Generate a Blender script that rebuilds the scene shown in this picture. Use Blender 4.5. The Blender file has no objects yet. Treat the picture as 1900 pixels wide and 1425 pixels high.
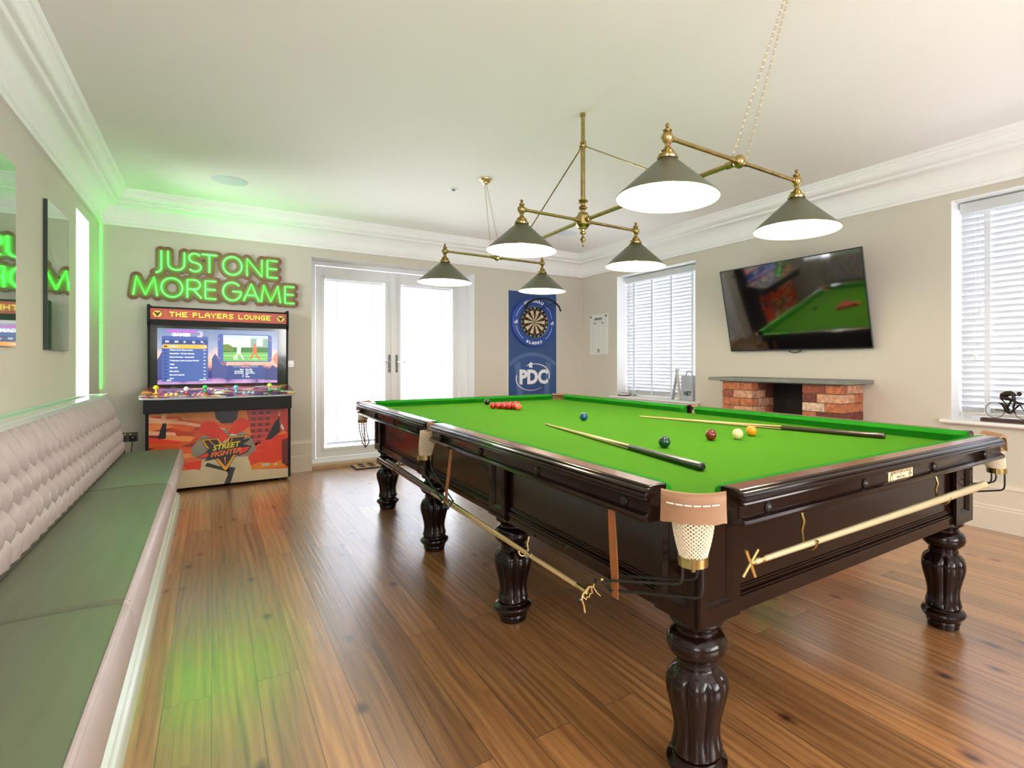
import bpy, math, random
from mathutils import Matrix, Vector
random.seed(7)
PI = math.pi
SC = bpy.context.scene
C = SC.collection

# ------------------------------------------------------------------ camera, world, exposure
cd = bpy.data.cameras.new('camera'); cam = bpy.data.objects.new('camera', cd); C.objects.link(cam)
cam.location = (0, 0, 1.182); cam.rotation_euler = (PI/2, 0, -0.6129)
cd.sensor_width = 36; cd.lens = 981/1900*36
cd.shift_x = -(1082.5-950)/1900; cd.shift_y = -(712.5-673.5)/1900
cd.clip_start = 0.03
SC.camera = cam
w = bpy.data.worlds.new('world'); SC.world = w; w.use_nodes = True
w.node_tree.nodes['Background'].inputs[0].default_value = (0.93, 0.96, 1.0, 1)
w.node_tree.nodes['Background'].inputs[1].default_value = 2.2
SC.view_settings.view_transform = 'Standard'; SC.view_settings.look = 'None'
SC.view_settings.gamma = 1; SC.view_settings.use_curve_mapping = False
SC.view_settings.exposure = 0.80
SC.cycles.max_bounces = 8; SC.cycles.diffuse_bounces = 5; SC.cycles.glossy_bounces = 4
SC.cycles.transmission_bounces = 6; SC.cycles.transparent_max_bounces = 8
SC.cycles.sample_clamp_indirect = 6

def area(name, loc, direction, sx, sy, power, color=(1, 1, 1), spread=PI):
    l = bpy.data.lights.new(name, 'AREA'); l.shape = 'RECTANGLE'; l.size = sx; l.size_y = sy
    l.energy = power; l.color = color; l.spread = spread
    o = bpy.data.objects.new(name, l); C.objects.link(o); o.location = loc
    o.rotation_euler = Vector(direction).to_track_quat('-Z', 'Y').to_euler(); return o
DAY = (0.93, 0.96, 1.0)
area('daylight_french_door', (1.86, 7.35, 1.15), (0, -1, 0.25), 2.0, 2.3, 185, DAY)
area('daylight_window_far', (5.1, 4.95, 1.45), (-1, 0, 0.25), 1.5, 1.9, 84, DAY)
area('daylight_window_near', (5.1, 0.95, 1.5), (-1, 0, 0.25), 1.5, 1.9, 64, DAY)
area('daylight_window_slit', (-1.45, 5.7, 1.65), (1, 0, 0), 0.55, 1.5, 40, DAY)
area('daylight_window_left', (-1.25, -1.0, 1.3), (1, 0.4, 0.8), 1.1, 1.1, 20, (0.97, 0.98, 1.0))
area('rear_fill', (2.2, -2.70, 1.2), (-1.3, 1, 0.55), 2.7, 1.3, 95, (1, 0.98, 0.95))  # added unseen fill lamp behind the camera, aimed to brighten ceiling and left wall

# ------------------------------------------------------------------ room numbers (metres)
XL, XR, YB, YR, ZC = -0.836, 4.545, 6.49, -2.2, 2.767
TC = Vector((1.936, 2.728, 0)); TR = -0.015

# ------------------------------------------------------------------ materials
MATS = {}
def S(r, g, b):
    f = lambda c: ((c/255+0.055)/1.055)**2.4 if c > 10 else c/255/12.92
    return (f(r), f(g), f(b))
def mat(name, col, rough=0.5, metal=0.0, emit=None, estr=0.0, coat=0.0, var=0.0, vscale=8.0, bump=0.0, bscale=60.0,
        stretch=(1, 1, 1), spec=0.5, trans=0.0, alpha=1.0, ior=1.5, sheen=0.0, coatr=0.05):
    if name in MATS: return MATS[name]
    m = bpy.data.materials.new(name); m.use_nodes = True; MATS[name] = m
    nt = m.node_tree; b = nt.nodes['Principled BSDF']; I = b.inputs
    I['Base Color'].default_value = (*col, 1); I['Roughness'].default_value = rough; I['Metallic'].default_value = metal
    I['Specular IOR Level'].default_value = spec; I['IOR'].default_value = ior
    I['Coat Weight'].default_value = coat; I['Coat Roughness'].default_value = coatr
    I['Transmission Weight'].default_value = trans; I['Alpha'].default_value = alpha
    I['Sheen Weight'].default_value = sheen
    if emit:
        I['Emission Color'].default_value = (*emit, 1); I['Emission Strength'].default_value = estr
    tc = nt.nodes.new('ShaderNodeTexCoord'); mp = nt.nodes.new('ShaderNodeMapping'); mp.inputs['Scale'].default_value = stretch
    nt.links.new(tc.outputs['Object'], mp.inputs['Vector'])
    n = nt.nodes.new('ShaderNodeTexNoise'); n.inputs['Scale'].default_value = vscale; n.inputs['Detail'].default_value = 4
    nt.links.new(mp.outputs[0], n.inputs['Vector'])
    if var > 0:
        r = nt.nodes.new('ShaderNodeMapRange'); r.inputs[1].default_value = 0.25; r.inputs[2].default_value = 0.75
        r.inputs[3].default_value = 1-var; r.inputs[4].default_value = 1+var
        mx = nt.nodes.new('ShaderNodeVectorMath'); mx.operation = 'SCALE'; mx.inputs[0].default_value = col
        nt.links.new(n.outputs['Fac'], r.inputs[0]); nt.links.new(r.outputs[0], mx.inputs['Scale'])
        nt.links.new(mx.outputs[0], I['Base Color'])
    if bump > 0:
        n2 = nt.nodes.new('ShaderNodeTexNoise'); n2.inputs['Scale'].default_value = bscale; n2.inputs['Detail'].default_value = 3
        nt.links.new(mp.outputs[0], n2.inputs['Vector'])
        bp = nt.nodes.new('ShaderNodeBump'); bp.inputs['Strength'].default_value = bump; bp.inputs['Distance'].default_value = 0.004
        nt.links.new(n2.outputs['Fac'], bp.inputs['Height']); nt.links.new(bp.outputs[0], I['Normal'])
    return m

def floor_mat():
    m = bpy.data.materials.new('pine_boards'); m.use_nodes = True; nt = m.node_tree; L = nt.links.new
    b = nt.nodes['Principled BSDF']
    tc = nt.nodes.new('ShaderNodeTexCoord'); sp = nt.nodes.new('ShaderNodeSeparateXYZ'); L(tc.outputs['Object'], sp.inputs[0])
    cb = nt.nodes.new('ShaderNodeCombineXYZ'); L(sp.outputs['Y'], cb.inputs['X']); L(sp.outputs['X'], cb.inputs['Y'])
    br = nt.nodes.new('ShaderNodeTexBrick'); L(cb.outputs[0], br.inputs['Vector'])
    br.offset = 0.37; br.inputs['Scale'].default_value = 1; br.inputs['Brick Width'].default_value = 2.3; br.inputs['Row Height'].default_value = 0.138
    br.inputs['Mortar Size'].default_value = 0.0012; br.inputs['Mortar Smooth'].default_value = 0.2
    br.inputs['Color1'].default_value = (0, 0, 0, 1); br.inputs['Color2'].default_value = (1, 1, 1, 1); br.inputs['Mortar'].default_value = (0.5, 0.5, 0.5, 1)
    mp = nt.nodes.new('ShaderNodeMapping'); mp.inputs['Scale'].default_value = (30, 0.9, 1); L(tc.outputs['Object'], mp.inputs[0])
    # shift the grain from board to board
    ad = nt.nodes.new('ShaderNodeVectorMath'); ad.operation = 'MULTIPLY_ADD'; L(br.outputs['Color'], ad.inputs[0]); ad.inputs[1].default_value = (7, 31, 5); L(mp.outputs[0], ad.inputs[2])
    gr = nt.nodes.new('ShaderNodeTexNoise'); gr.inputs['Scale'].default_value = 1.6; gr.inputs['Detail'].default_value = 7; gr.inputs['Distortion'].default_value = 0.8; L(ad.outputs[0], gr.inputs['Vector'])
    mp2 = nt.nodes.new('ShaderNodeMapping'); mp2.inputs['Scale'].default_value = (7, 3.6, 1); L(tc.outputs['Object'], mp2.inputs[0])
    kn = nt.nodes.new('ShaderNodeTexVoronoi'); kn.inputs['Scale'].default_value = 0.9; L(mp2.outputs[0], kn.inputs['Vector'])
    kr = nt.nodes.new('ShaderNodeValToRGB'); kr.color_ramp.elements[0].position = 0.03; kr.color_ramp.elements[0].color = (0.10, 0.05, 0.03, 1)
    kr.color_ramp.elements[1].position = 0.17; kr.color_ramp.elements[1].color = (1, 1, 1, 1)
    x = kr.color_ramp.elements.new(0.09); x.color = (0.55, 0.42, 0.34, 1)
    kd = nt.nodes.new('ShaderNodeTexNoise'); kd.inputs['Scale'].default_value = 14; L(tc.outputs['Object'], kd.inputs['Vector'])
    km = nt.nodes.new('ShaderNodeMath'); km.operation = 'MULTIPLY_ADD'; km.inputs[1].default_value = 0.10; L(kd.outputs['Fac'], km.inputs[0]); L(kn.outputs['Distance'], km.inputs[2])
    ks = nt.nodes.new('ShaderNodeMath'); ks.operation = 'SUBTRACT'; ks.inputs[1].default_value = 0.05; L(km.outputs[0], ks.inputs[0]); L(ks.outputs[0], kr.inputs[0])
    rp = nt.nodes.new('ShaderNodeValToRGB'); e = rp.color_ramp.elements; e[0].position = 0.2; e[0].color = (0.175, 0.070, 0.024, 1); e[1].position = 0.8; e[1].color = (0.56, 0.268, 0.088, 1)
    x = e.new(0.5); x.color = (0.385, 0.168, 0.053, 1)
    wv = nt.nodes.new('ShaderNodeTexWave'); wv.wave_type = 'BANDS'; wv.bands_direction = 'X'; wv.inputs['Scale'].default_value = 9; wv.inputs['Distortion'].default_value = 11; wv.inputs['Detail'].default_value = 3; wv.inputs['Detail Scale'].default_value = 0.5
    mpw = nt.nodes.new('ShaderNodeMapping'); mpw.inputs['Scale'].default_value = (1, 0.22, 1); L(tc.outputs['Object'], mpw.inputs[0])
    adw = nt.nodes.new('ShaderNodeVectorMath'); adw.operation = 'MULTIPLY_ADD'; L(br.outputs['Color'], adw.inputs[0]); adw.inputs[1].default_value = (3, 13, 2); L(mpw.outputs[0], adw.inputs[2]); L(adw.outputs[0], wv.inputs['Vector'])
    mw = nt.nodes.new('ShaderNodeMath'); mw.operation = 'MULTIPLY_ADD'; mw.inputs[1].default_value = 0.13; L(wv.outputs['Fac'], mw.inputs[0]); L(gr.outputs['Fac'], mw.inputs[2])
    ms = nt.nodes.new('ShaderNodeMath'); ms.operation = 'SUBTRACT'; ms.inputs[1].default_value = 0.065; L(mw.outputs[0], ms.inputs[0]); L(ms.outputs[0], rp.inputs[0])
    big = nt.nodes.new('ShaderNodeTexNoise'); big.inputs['Scale'].default_value = 0.9; L(tc.outputs['Object'], big.inputs['Vector'])
    mr = nt.nodes.new('ShaderNodeMapRange'); mr.inputs[3].default_value = 0.70; mr.inputs[4].default_value = 1.25; L(br.outputs['Color'], mr.inputs[0])
    s1 = nt.nodes.new('ShaderNodeVectorMath'); s1.operation = 'SCALE'; L(rp.outputs[0], s1.inputs[0]); L(mr.outputs[0], s1.inputs['Scale'])
    s2 = nt.nodes.new('ShaderNodeVectorMath'); s2.operation = 'MULTIPLY'; L(s1.outputs[0], s2.inputs[0]); L(kr.outputs[0], s2.inputs[1])
    dk = nt.nodes.new('ShaderNodeMixRGB'); dk.inputs['Color2'].default_value = (0.03, 0.015, 0.008, 1); L(br.outputs['Fac'], dk.inputs['Fac']); L(s2.outputs[0], dk.inputs['Color1'])
    L(dk.outputs[0], b.inputs['Base Color'])
    rr = nt.nodes.new('ShaderNodeMapRange'); rr.inputs[3].default_value = 0.26; rr.inputs[4].default_value = 0.50; L(gr.outputs['Fac'], rr.inputs[0]); L(rr.outputs[0], b.inputs['Roughness'])
    b.inputs['Specular IOR Level'].default_value = 0.85
    b.inputs['Coat Weight'].default_value = 1.0; b.inputs['Coat IOR'].default_value = 1.9; b.inputs['Coat Roughness'].default_value = 0.22
    h = nt.nodes.new('ShaderNodeMath'); h.operation = 'MULTIPLY_ADD'; h.inputs[1].default_value = -1.0; L(br.outputs['Fac'], h.inputs[0])
    g2 = nt.nodes.new('ShaderNodeMath'); g2.operation = 'MULTIPLY'; g2.inputs[1].default_value = 0.7; L(gr.outputs['Fac'], g2.inputs[0]); L(g2.outputs[0], h.inputs[2])
    bp = nt.nodes.new('ShaderNodeBump'); bp.inputs['Strength'].default_value = 0.4; bp.inputs['Distance'].default_value = 0.003; L(h.outputs[0], bp.inputs['Height'])
    L(bp.outputs[0], b.inputs['Normal']); L(bp.outputs[0], b.inputs['Coat Normal'])
    return m

def blind_mat():
    m = bpy.data.materials.new('white_blind_slat'); m.use_nodes = True; nt = m.node_tree; L = nt.links.new
    b = nt.nodes['Principled BSDF']; b.inputs['Base Color'].default_value = (0.62, 0.64, 0.68, 1); b.inputs['Roughness'].default_value = 0.45
    t = nt.nodes.new('ShaderNodeBsdfTranslucent'); t.inputs[0].default_value = (0.85, 0.88, 0.95, 1)
    mx = nt.nodes.new('ShaderNodeMixShader'); mx.inputs[0].default_value = 0.045
    out = nt.nodes['Material Output']; L(b.outputs[0], mx.inputs[1]); L(t.outputs[0], mx.inputs[2]); L(mx.outputs[0], out.inputs[0]); return m

def glass_mat(name='clear_glass', col=(1, 1, 1)):
    if name in MATS: return MATS[name]
    m = bpy.data.materials.new(name); m.use_nodes = True; nt = m.node_tree; L = nt.links.new; MATS[name] = m
    nt.nodes.remove(nt.nodes['Principled BSDF'])
    t = nt.nodes.new('ShaderNodeBsdfTransparent'); t.inputs[0].default_value = (*col, 1)
    g = nt.nodes.new('ShaderNodeBsdfGlossy'); g.inputs['Roughness'].default_value = 0.02
    f = nt.nodes.new('ShaderNodeFresnel'); f.inputs[0].default_value = 1.45
    mx = nt.nodes.new('ShaderNodeMixShader'); L(f.outputs[0], mx.inputs[0]); L(t.outputs[0], mx.inputs[1]); L(g.outputs[0], mx.inputs[2])
    L(mx.outputs[0], nt.nodes['Material Output'].inputs[0]); return m

M_wall = mat('beige_wall_paint', (0.62, 0.57, 0.49), 0.75, var=0.02, vscale=2, bump=0.03, bscale=200)
M_ceil = mat('pale_ceiling_paint', (0.84, 0.80, 0.78), 0.8, var=0.01, vscale=1.5)
M_white = mat('white_gloss_paint', (0.80, 0.79, 0.77), 0.35, var=0.01)
M_cornice = mat('white_plaster', (0.90, 0.88, 0.88), 0.5, var=0.01)
M_trimp = mat('cream_skirting_paint', (0.70, 0.62, 0.52), 0.4, var=0.01)
M_upvc = mat('white_upvc', (0.80, 0.80, 0.82), 0.3, var=0.01)
M_floor = floor_mat(); M_blind = blind_mat(); M_glass = glass_mat()
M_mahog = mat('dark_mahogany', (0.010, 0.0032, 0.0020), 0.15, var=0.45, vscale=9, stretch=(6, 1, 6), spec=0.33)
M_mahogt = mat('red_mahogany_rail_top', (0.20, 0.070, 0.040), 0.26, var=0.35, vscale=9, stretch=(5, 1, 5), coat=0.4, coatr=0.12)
M_baize = mat('green_baize', (0.062, 0.225, 0.010), 0.9, var=0.03, vscale=3, bump=0.05, bscale=900, spec=0.08)
M_cush = mat('green_cushion_cloth', (0.014, 0.21, 0.010), 0.85, var=0.03, vscale=3, bump=0.05, bscale=900, spec=0.1)
M_brass = mat('aged_brass', (0.42, 0.32, 0.13), 0.24, 1.0, var=0.25, vscale=30)
M_bbrass = mat('bright_brass', (0.80, 0.62, 0.27), 0.2, 1.0)
M_black = mat('black_satin', (0.008, 0.008, 0.009), 0.35)
M_blackm = mat('matt_black', (0.006, 0.006, 0.006), 0.7)
M_bolt = mat('dark_bronze_bolt', (0.02, 0.015, 0.012), 0.3, 0.6)
M_leather = mat('tan_leather', (0.30, 0.155, 0.075), 0.5, var=0.08, vscale=20, bump=0.1, bscale=400)
M_strap = mat('brown_strap_leather', (0.30, 0.10, 0.025), 0.5, var=0.15, vscale=15)
M_net = mat('cream_pocket_cord', (0.68, 0.58, 0.42), 0.8, var=0.05)
M_chrome = mat('chrome', (0.75, 0.75, 0.76), 0.15, 1.0)

# ------------------------------------------------------------------ mesh builder
class MB:
    def __init__(s): s.v = []; s.f = []; s.mi = []; s.mats = []; s.M = Matrix.Identity(4)
    def _m(s, m):
        if m not in s.mats: s.mats.append(m)
        return s.mats.index(m)
    def add(s, vs, fs, m):
        k = len(s.v); i = s._m(m)
        s.v += [s.M @ Vector(p) for p in vs]
        for f in fs: s.f.append([k+a for a in f]); s.mi.append(i)
        return s
    def box(s, x0, x1, y0, y1, z0, z1, m):
        return s.add([(x0,y0,z0),(x1,y0,z0),(x1,y1,z0),(x0,y1,z0),(x0,y0,z1),(x1,y0,z1),(x1,y1,z1),(x0,y1,z1)],
                     [(0,3,2,1),(4,5,6,7),(0,1,5,4),(1,2,6,5),(2,3,7,6),(3,0,4,7)], m)
    def prism(s, pts, z0, z1, m, axis='z', m2=None):
        """pts: 2D counter-clockwise outline, pushed along the axis"""
        n = len(pts)
        def P(p, z): return {'z': (p[0], p[1], z), 'y': (p[0], z, p[1]), 'x': (z, p[0], p[1])}[axis]
        vs = [P(p, z0) for p in pts]+[P(p, z1) for p in pts]
        s.add(vs, [tuple(range(n))[::-1], tuple(range(n, 2*n))], m2 or m)
        s.add(vs, [(i, (i+1) % n, n+(i+1) % n, n+i) for i in range(n)], m); return s
    def lathe(s, prof, c, m, seg=24, rf=None, close=True):
        vs = []; fs = []
        for (r, z) in prof:
            for j in range(seg):
                a = 2*PI*j/seg; rr = rf(r, z, a) if rf else r
                vs.append((c[0]+rr*math.cos(a), c[1]+rr*math.sin(a), c[2]+z))
        n = len(prof)
        for i in range(n-1):
            for j in range(seg):
                k = (j+1) % seg; fs.append((i*seg+j, i*seg+k, (i+1)*seg+k, (i+1)*seg+j))
        if close: fs.append(tuple(range(seg))[::-1]); fs.append(tuple((n-1)*seg+j for j in range(seg)))
        return s.add(vs, fs, m)
    def sphere(s, c, r, m, seg=20, sz=1.0):
        n = seg//2
        return s.lathe([(max(1e-4, r*math.sin(PI*i/n)), -r*sz*math.cos(PI*i/n)) for i in range(n+1)], c, m, seg)
    def tube(s, pts, rad, m, seg=8, caps=True, flat=1.0):
        pts = [Vector(p) for p in pts]; n = len(pts)
        if not isinstance(rad, (list, tuple)): rad = [rad]*n
        vs = []; fs = []; up = None
        for i, p in enumerate(pts):
            t = (pts[min(i+1, n-1)]-pts[max(i-1, 0)]).normalized()
            if up is None:
                up = Vector((0, 0, 1)) if abs(t.z) < 0.9 else Vector((1, 0, 0))
            a = t.cross(up)
            if a.length < 1e-5: a = t.orthogonal()
            a.normalize(); b = a.cross(t).normalized(); up = b
            for j in range(seg):
                q = 2*PI*j/seg+PI/seg; vs.append(p+a*math.cos(q)*rad[i]+b*math.sin(q)*rad[i]*flat)
        for i in range(n-1):
            for j in range(seg):
                k = (j+1) % seg; fs.append((i*seg+j, i*seg+k, (i+1)*seg+k, (i+1)*seg+j))
        if caps: fs.append(tuple(range(seg))[::-1]); fs.append(tuple((n-1)*seg+j for j in range(seg)))
        return s.add(vs, fs, m)
    def torus(s, c, R, r, m, axis='z', seg=40, ring=8, sx=1.0):
        vs = []; fs = []
        for i in range(seg):
            a = 2*PI*i/seg
            for j in range(ring):
                b = 2*PI*j/ring; d = R+r*math.cos(b); p = (d*math.cos(a)*sx, d*math.sin(a), r*math.sin(b))
                if axis == 'y': p = (p[0], p[2], p[1])
                if axis == 'x': p = (p[2], p[0], p[1])
                vs.append((c[0]+p[0], c[1]+p[1], c[2]+p[2]))
        for i in range(seg):
            for j in range(ring):
                i2 = (i+1) % seg; j2 = (j+1) % ring; fs.append((i*ring+j, i2*ring+j, i2*ring+j2, i*ring+j2))
        return s.add(vs, fs, m)
    def strip(s, sections, m, closed_profile=True, closed_path=False, caps=True):
        """sections: list of equal-length point lists"""
        n = len(sections); k = len(sections[0]); vs = [p for sec in sections for p in sec]; fs = []
        for i in range(n if closed_path else n-1):
            for j in range(k if closed_profile else k-1):
                a = i*k+j; b = i*k+(j+1) % k; i2 = (i+1) % n; fs.append((a, b, i2*k+(j+1) % k, i2*k+j))
        if caps and not closed_path and closed_profile: fs.append(tuple(range(k))[::-1]); fs.append(tuple((n-1)*k+j for j in range(k)))
        return s.add(vs, fs, m)
    def text(s, body, size, F, m, extrude=0.0005, off=0.0, align='CENTER', shear=0.0, space=1.0, sx=1.0):
        cu = bpy.data.curves.new('t', 'FONT'); cu.body = body; cu.size = size; cu.extrude = extrude; cu.offset = off
        cu.align_x = align; cu.align_y = 'CENTER'; cu.shear = shear; cu.space_character = space; cu.resolution_u = 3
        o = bpy.data.objects.new('t', cu); C.objects.link(o)
        me = bpy.data.meshes.new_from_object(o.evaluated_get(bpy.context.evaluated_depsgraph_get()))
        s.add([F @ Vector((v.co.x*sx, v.co.y, v.co.z)) for v in me.vertices], [tuple(p.vertices) for p in me.polygons], m)
        bpy.data.objects.remove(o); bpy.data.curves.remove(cu); bpy.data.meshes.remove(me); return s
    def poly(s, pts, F, m, lift=0.0, th=0.0004):
        """flat printed shape: 2D pts in frame F, a hair thick"""
        n = len(pts); vs = [F @ Vector((p[0], p[1], lift)) for p in pts]+[F @ Vector((p[0], p[1], lift+th)) for p in pts]
        ar = sum(pts[i][0]*pts[(i+1) % n][1]-pts[(i+1) % n][0]*pts[i][1] for i in range(n))
        o = list(range(n)) if ar > 0 else list(range(n))[::-1]
        fs = [tuple(n+i for i in o)]+[(o[i], o[(i+1) % n], n+o[(i+1) % n], n+o[i]) for i in range(n)]
        return s.add(vs, fs, m)
    def build(s, name, parent=None, smooth=True, bevel=0.0, angle=32, loc=None):
        me = bpy.data.meshes.new(name); me.from_pydata([tuple(p) for p in s.v], [], s.f)
        for m in s.mats: me.materials.append(m)
        me.polygons.foreach_set('material_index', s.mi)
        me.validate(); me.update()
        if smooth:
            me.polygons.foreach_set('use_smooth', [True]*len(me.polygons)); me.set_sharp_from_angle(angle=math.radians(angle))
        o = bpy.data.objects.new(name, me); C.objects.link(o)
        if parent: o.parent = parent
        if loc: o.location = loc
        if bevel:
            b = o.modifiers.new('b', 'BEVEL'); b.width = bevel; b.segments = 2; b.limit_method = 'ANGLE'; b.angle_limit = math.radians(40)
        return o

def frame(o, right, up):
    r = Vector(right).normalized(); u = Vector(up).normalized(); n = r.cross(u)
    return Matrix(((r.x, u.x, n.x, o[0]), (r.y, u.y, n.y, o[1]), (r.z, u.z, n.z, o[2]), (0, 0, 0, 1)))
def FB(x, y, z): return frame((x, y, z), (1, 0, 0), (0, 0, 1))       # a face looking back at the camera from the back wall
def FR(x, y, z): return frame((x, y, z), (0, -1, 0), (0, 0, 1))      # a face on the right wall
def circ(cx, cy, r, n=24, ry=None, a0=0, a1=2*PI):
    full = abs(a1-a0-2*PI) < 1e-6; k = n if full else n+1
    return [(cx+r*math.cos(a0+(a1-a0)*i/n), cy+(ry or r)*math.sin(a0+(a1-a0)*i/n)) for i in range(k)]
def rect(x0, x1, y0, y1): return [(x0, y0), (x1, y0), (x1, y1), (x0, y1)]
def rrect(x0, x1, y0, y1, r, n=4):
    p = []
    for cx, cy, a in ((x1-r, y0+r, -PI/2), (x1-r, y1-r, 0), (x0+r, y1-r, PI/2), (x0+r, y0+r, PI)):
        p += [(cx+r*math.cos(a+PI/2*i/n), cy+r*math.sin(a+PI/2*i/n)) for i in range(n+1)]
    return p

def thing(name, label, cat, loc=(0, 0, 0), rz=0, group=None):
    o = bpy.data.objects.new(name, None); C.objects.link(o); o.location = loc; o.rotation_euler = (0, 0, rz)
    o.empty_display_size = 0.1
    return tag(o, label, cat, group)
def tag(o, label, cat, group=None):
    o['label'] = label; o['category'] = cat
    if group: o['group'] = group
    return o
def struct(o): o['kind'] = 'structure'; return o

# ------------------------------------------------------------------ the room
def wall(name, axis, c, d, a0, a1, z0, z1, holes, m, mr=None):
    """slab from coordinate c outwards to c+d, spanning a0..a1, with rectangular holes (a0,a1,z0,z1)"""
    A = sorted({a0, a1, *[h[0] for h in holes], *[h[1] for h in holes]}); Z = sorted({z0, z1, *[h[2] for h in holes], *[h[3] for h in holes]})
    b = MB()
    def P(a, t, z): return (a, t, z) if axis == 'y' else (t, a, z)
    def solid(i, j):
        if i < 0 or j < 0 or i >= len(A)-1 or j >= len(Z)-1: return False
        ca = (A[i]+A[i+1])/2; cz = (Z[j]+Z[j+1])/2
        return not any(h[0] < ca < h[1] and h[2] < cz < h[3] for h in holes)
    for i in range(len(A)-1):
        for j in range(len(Z)-1):
            if not solid(i, j): continue
            p = [(A[i], Z[j]), (A[i+1], Z[j]), (A[i+1], Z[j+1]), (A[i], Z[j+1])]
            for t in (c, c+d): b.add([P(q[0], t, q[1]) for q in p], [(0, 1, 2, 3)], m)
            for (ni, nj, q0, q1) in ((i, j-1, 0, 1), (i+1, j, 1, 2), (i, j+1, 2, 3), (i-1, j, 3, 0)):
                if not solid(ni, nj):
                    b.add([P(p[q0][0], c, p[q0][1]), P(p[q1][0], c, p[q1][1]), P(p[q1][0], c+d, p[q1][1]), P(p[q0][0], c+d, p[q0][1])], [(0, 1, 2, 3)], mr or m)
    return struct(b.build(name, smooth=False))
DOOR = (0.901, 2.816, 0.0, 2.354); WA = (4.229, 5.661, 0.728, 2.362); WB = (0.22, 1.659, 0.751, 2.399); WS = (5.46, 5.975, 0.90, 2.355)
REAR = (0.2, 3.6, 0.5, 2.4)
M_rev = mat('white_reveal_paint', (0.80, 0.80, 0.80), 0.6, var=0.01)
wall('wall_back', 'y', YB, 0.34, XL-0.3, XR+0.34, -0.12, ZC+0.12, [DOOR], M_wall, M_rev)
wall('wall_right', 'x', XR, 0.30, YR-0.3, YB, -0.12, ZC+0.12, [WA, WB], M_wall, M_rev)
wall('wall_left', 'x', XL, -0.30, YR-0.3, YB, -0.12, ZC+0.12, [WS, (-1.65, -0.35, 0.75, 2.4)], M_wall, M_rev)
wall('wall_rear', 'y', YR, -0.30, XL, XR, -0.12, ZC+0.12, [REAR], M_wall, M_rev)
struct(MB().box(XL-0.3, XR+0.3, YR-0.3, YB+0.34, -0.12, 0, M_floor).build('floor', smooth=False))
struct(MB().box(XL, XR, YR, YB, ZC, ZC+0.12, M_ceil).build('ceiling', smooth=False))
def ringsweep(name, prof, m, gaps=None):
    """mouldings that follow all four walls; prof = (out from wall, z)"""
    b = MB(); cs = [(XL, YB, 1, -1), (XR, YB, -1, -1), (XR, YR, -1, 1), (XL, YR, 1, 1)]
    b.strip([[(x+sx*o, y+sy*o, z) for o, z in prof] for x, y, sx, sy in cs], m, closed_profile=True, closed_path=True)
    return struct(b.build(name, angle=25))
cp = [(0, 2.452), (0.020, 2.452), (0.024, 2.460), (0.024, 2.474), (0.034, 2.482), (0.036, 2.496), (0.030, 2.506)]
for i in range(9):
    a = i/8*PI/2; cp.append((0.033+0.075*(1-math.cos(a)), 2.512+0.125*math.sin(a)))
cp += [(0.118, 2.640), (0.128, 2.645), (0.132, 2.655), (0.128, 2.665), (0.134, 2.668)]
for i in range(7):
    a = i/6*PI/2; cp.append((0.134+0.048*math.sin(a), 2.668+0.052*(1-math.cos(a))))
cp += [(0.190, 2.726), (0.190, 2.742), (0.200, 2.746), (0.206, 2.757), (0.2135, 2.7665), (0, 2.7665)]
ringsweep('trim_1', cp, M_cornice)
def skirt(name, axis, c, sgn, a0, a1, m=M_trimp):
    p = [(0, 0), (0.032, 0), (0.032, 0.150), (0.028, 0.158), (0.030, 0.166), (0.022, 0.178), (0.022, 0.290), (0.026, 0.298), (0.024, 0.310), (0.012, 0.322), (0.010, 0.336), (0, 0.336)]
    b = MB(); f = (lambda a, o, z: (a, c+sgn*o, z)) if axis == 'y' else (lambda a, o, z: (c+sgn*o, a, z))
    b.strip([[f(a, o, z) for o, z in p] for a in (a0, a1)], m); return struct(b.build(name, angle=20))
skirt('baseboard_back', 'y', YB, -1, XL, 0.901); skirt('baseboard_back.001', 'y', YB, -1, 2.816, XR)
skirt('baseboard_right', 'x', XR, -1, YR, 2.30); skirt('baseboard_right.001', 'x', XR, -1, 3.54, YB)
skirt('baseboard_left', 'x', XL, 1, YR, 0.15)
skirt('baseboard_rear', 'y', YR, 1, XL, XR)
# rear window behind the camera
b = MB()
for x in (0.2, 1.30, 2.44, 3.54): b.box(x, x+0.06, YR-0.2, YR-0.14, 0.5, 2.4, M_upvc)
b.box(0.26, 3.54, YR-0.2, YR-0.14, 0.5, 0.56, M_upvc); b.box(0.26, 3.54, YR-0.2, YR-0.14, 2.34, 2.4, M_upvc)
struct(b.build('window_4', smooth=False))

def sill(name, x0, x1, y0, y1, z):
    b = MB(); r = 0.012; p = [(x1, z-0.026), (x1, z), (x0+r, z)]
    p += [(x0+r-r*math.sin(a), z-r+r*math.cos(a)) for a in (0.4, 0.9, 1.4)] + [(x0, z-0.026+r)] + [(x0+r-r*math.cos(a), z-0.026+r-r*math.sin(a)) for a in (0.5, 1.1)]
    b.strip([[(q[0], y, q[1]) for q in p] for y in (y0, y1)], M_white); return struct(b.build(name, angle=40))
sill('trim_2', XR-0.075, XR+0.26, WA[0]-0.09, WA[1]+0.09, WA[2]+0.008)
sill('trim_3', XR-0.055, XR+0.26, WB[0]-0.06, WB[1]+0.06, WB[2]+0.008)

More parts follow.
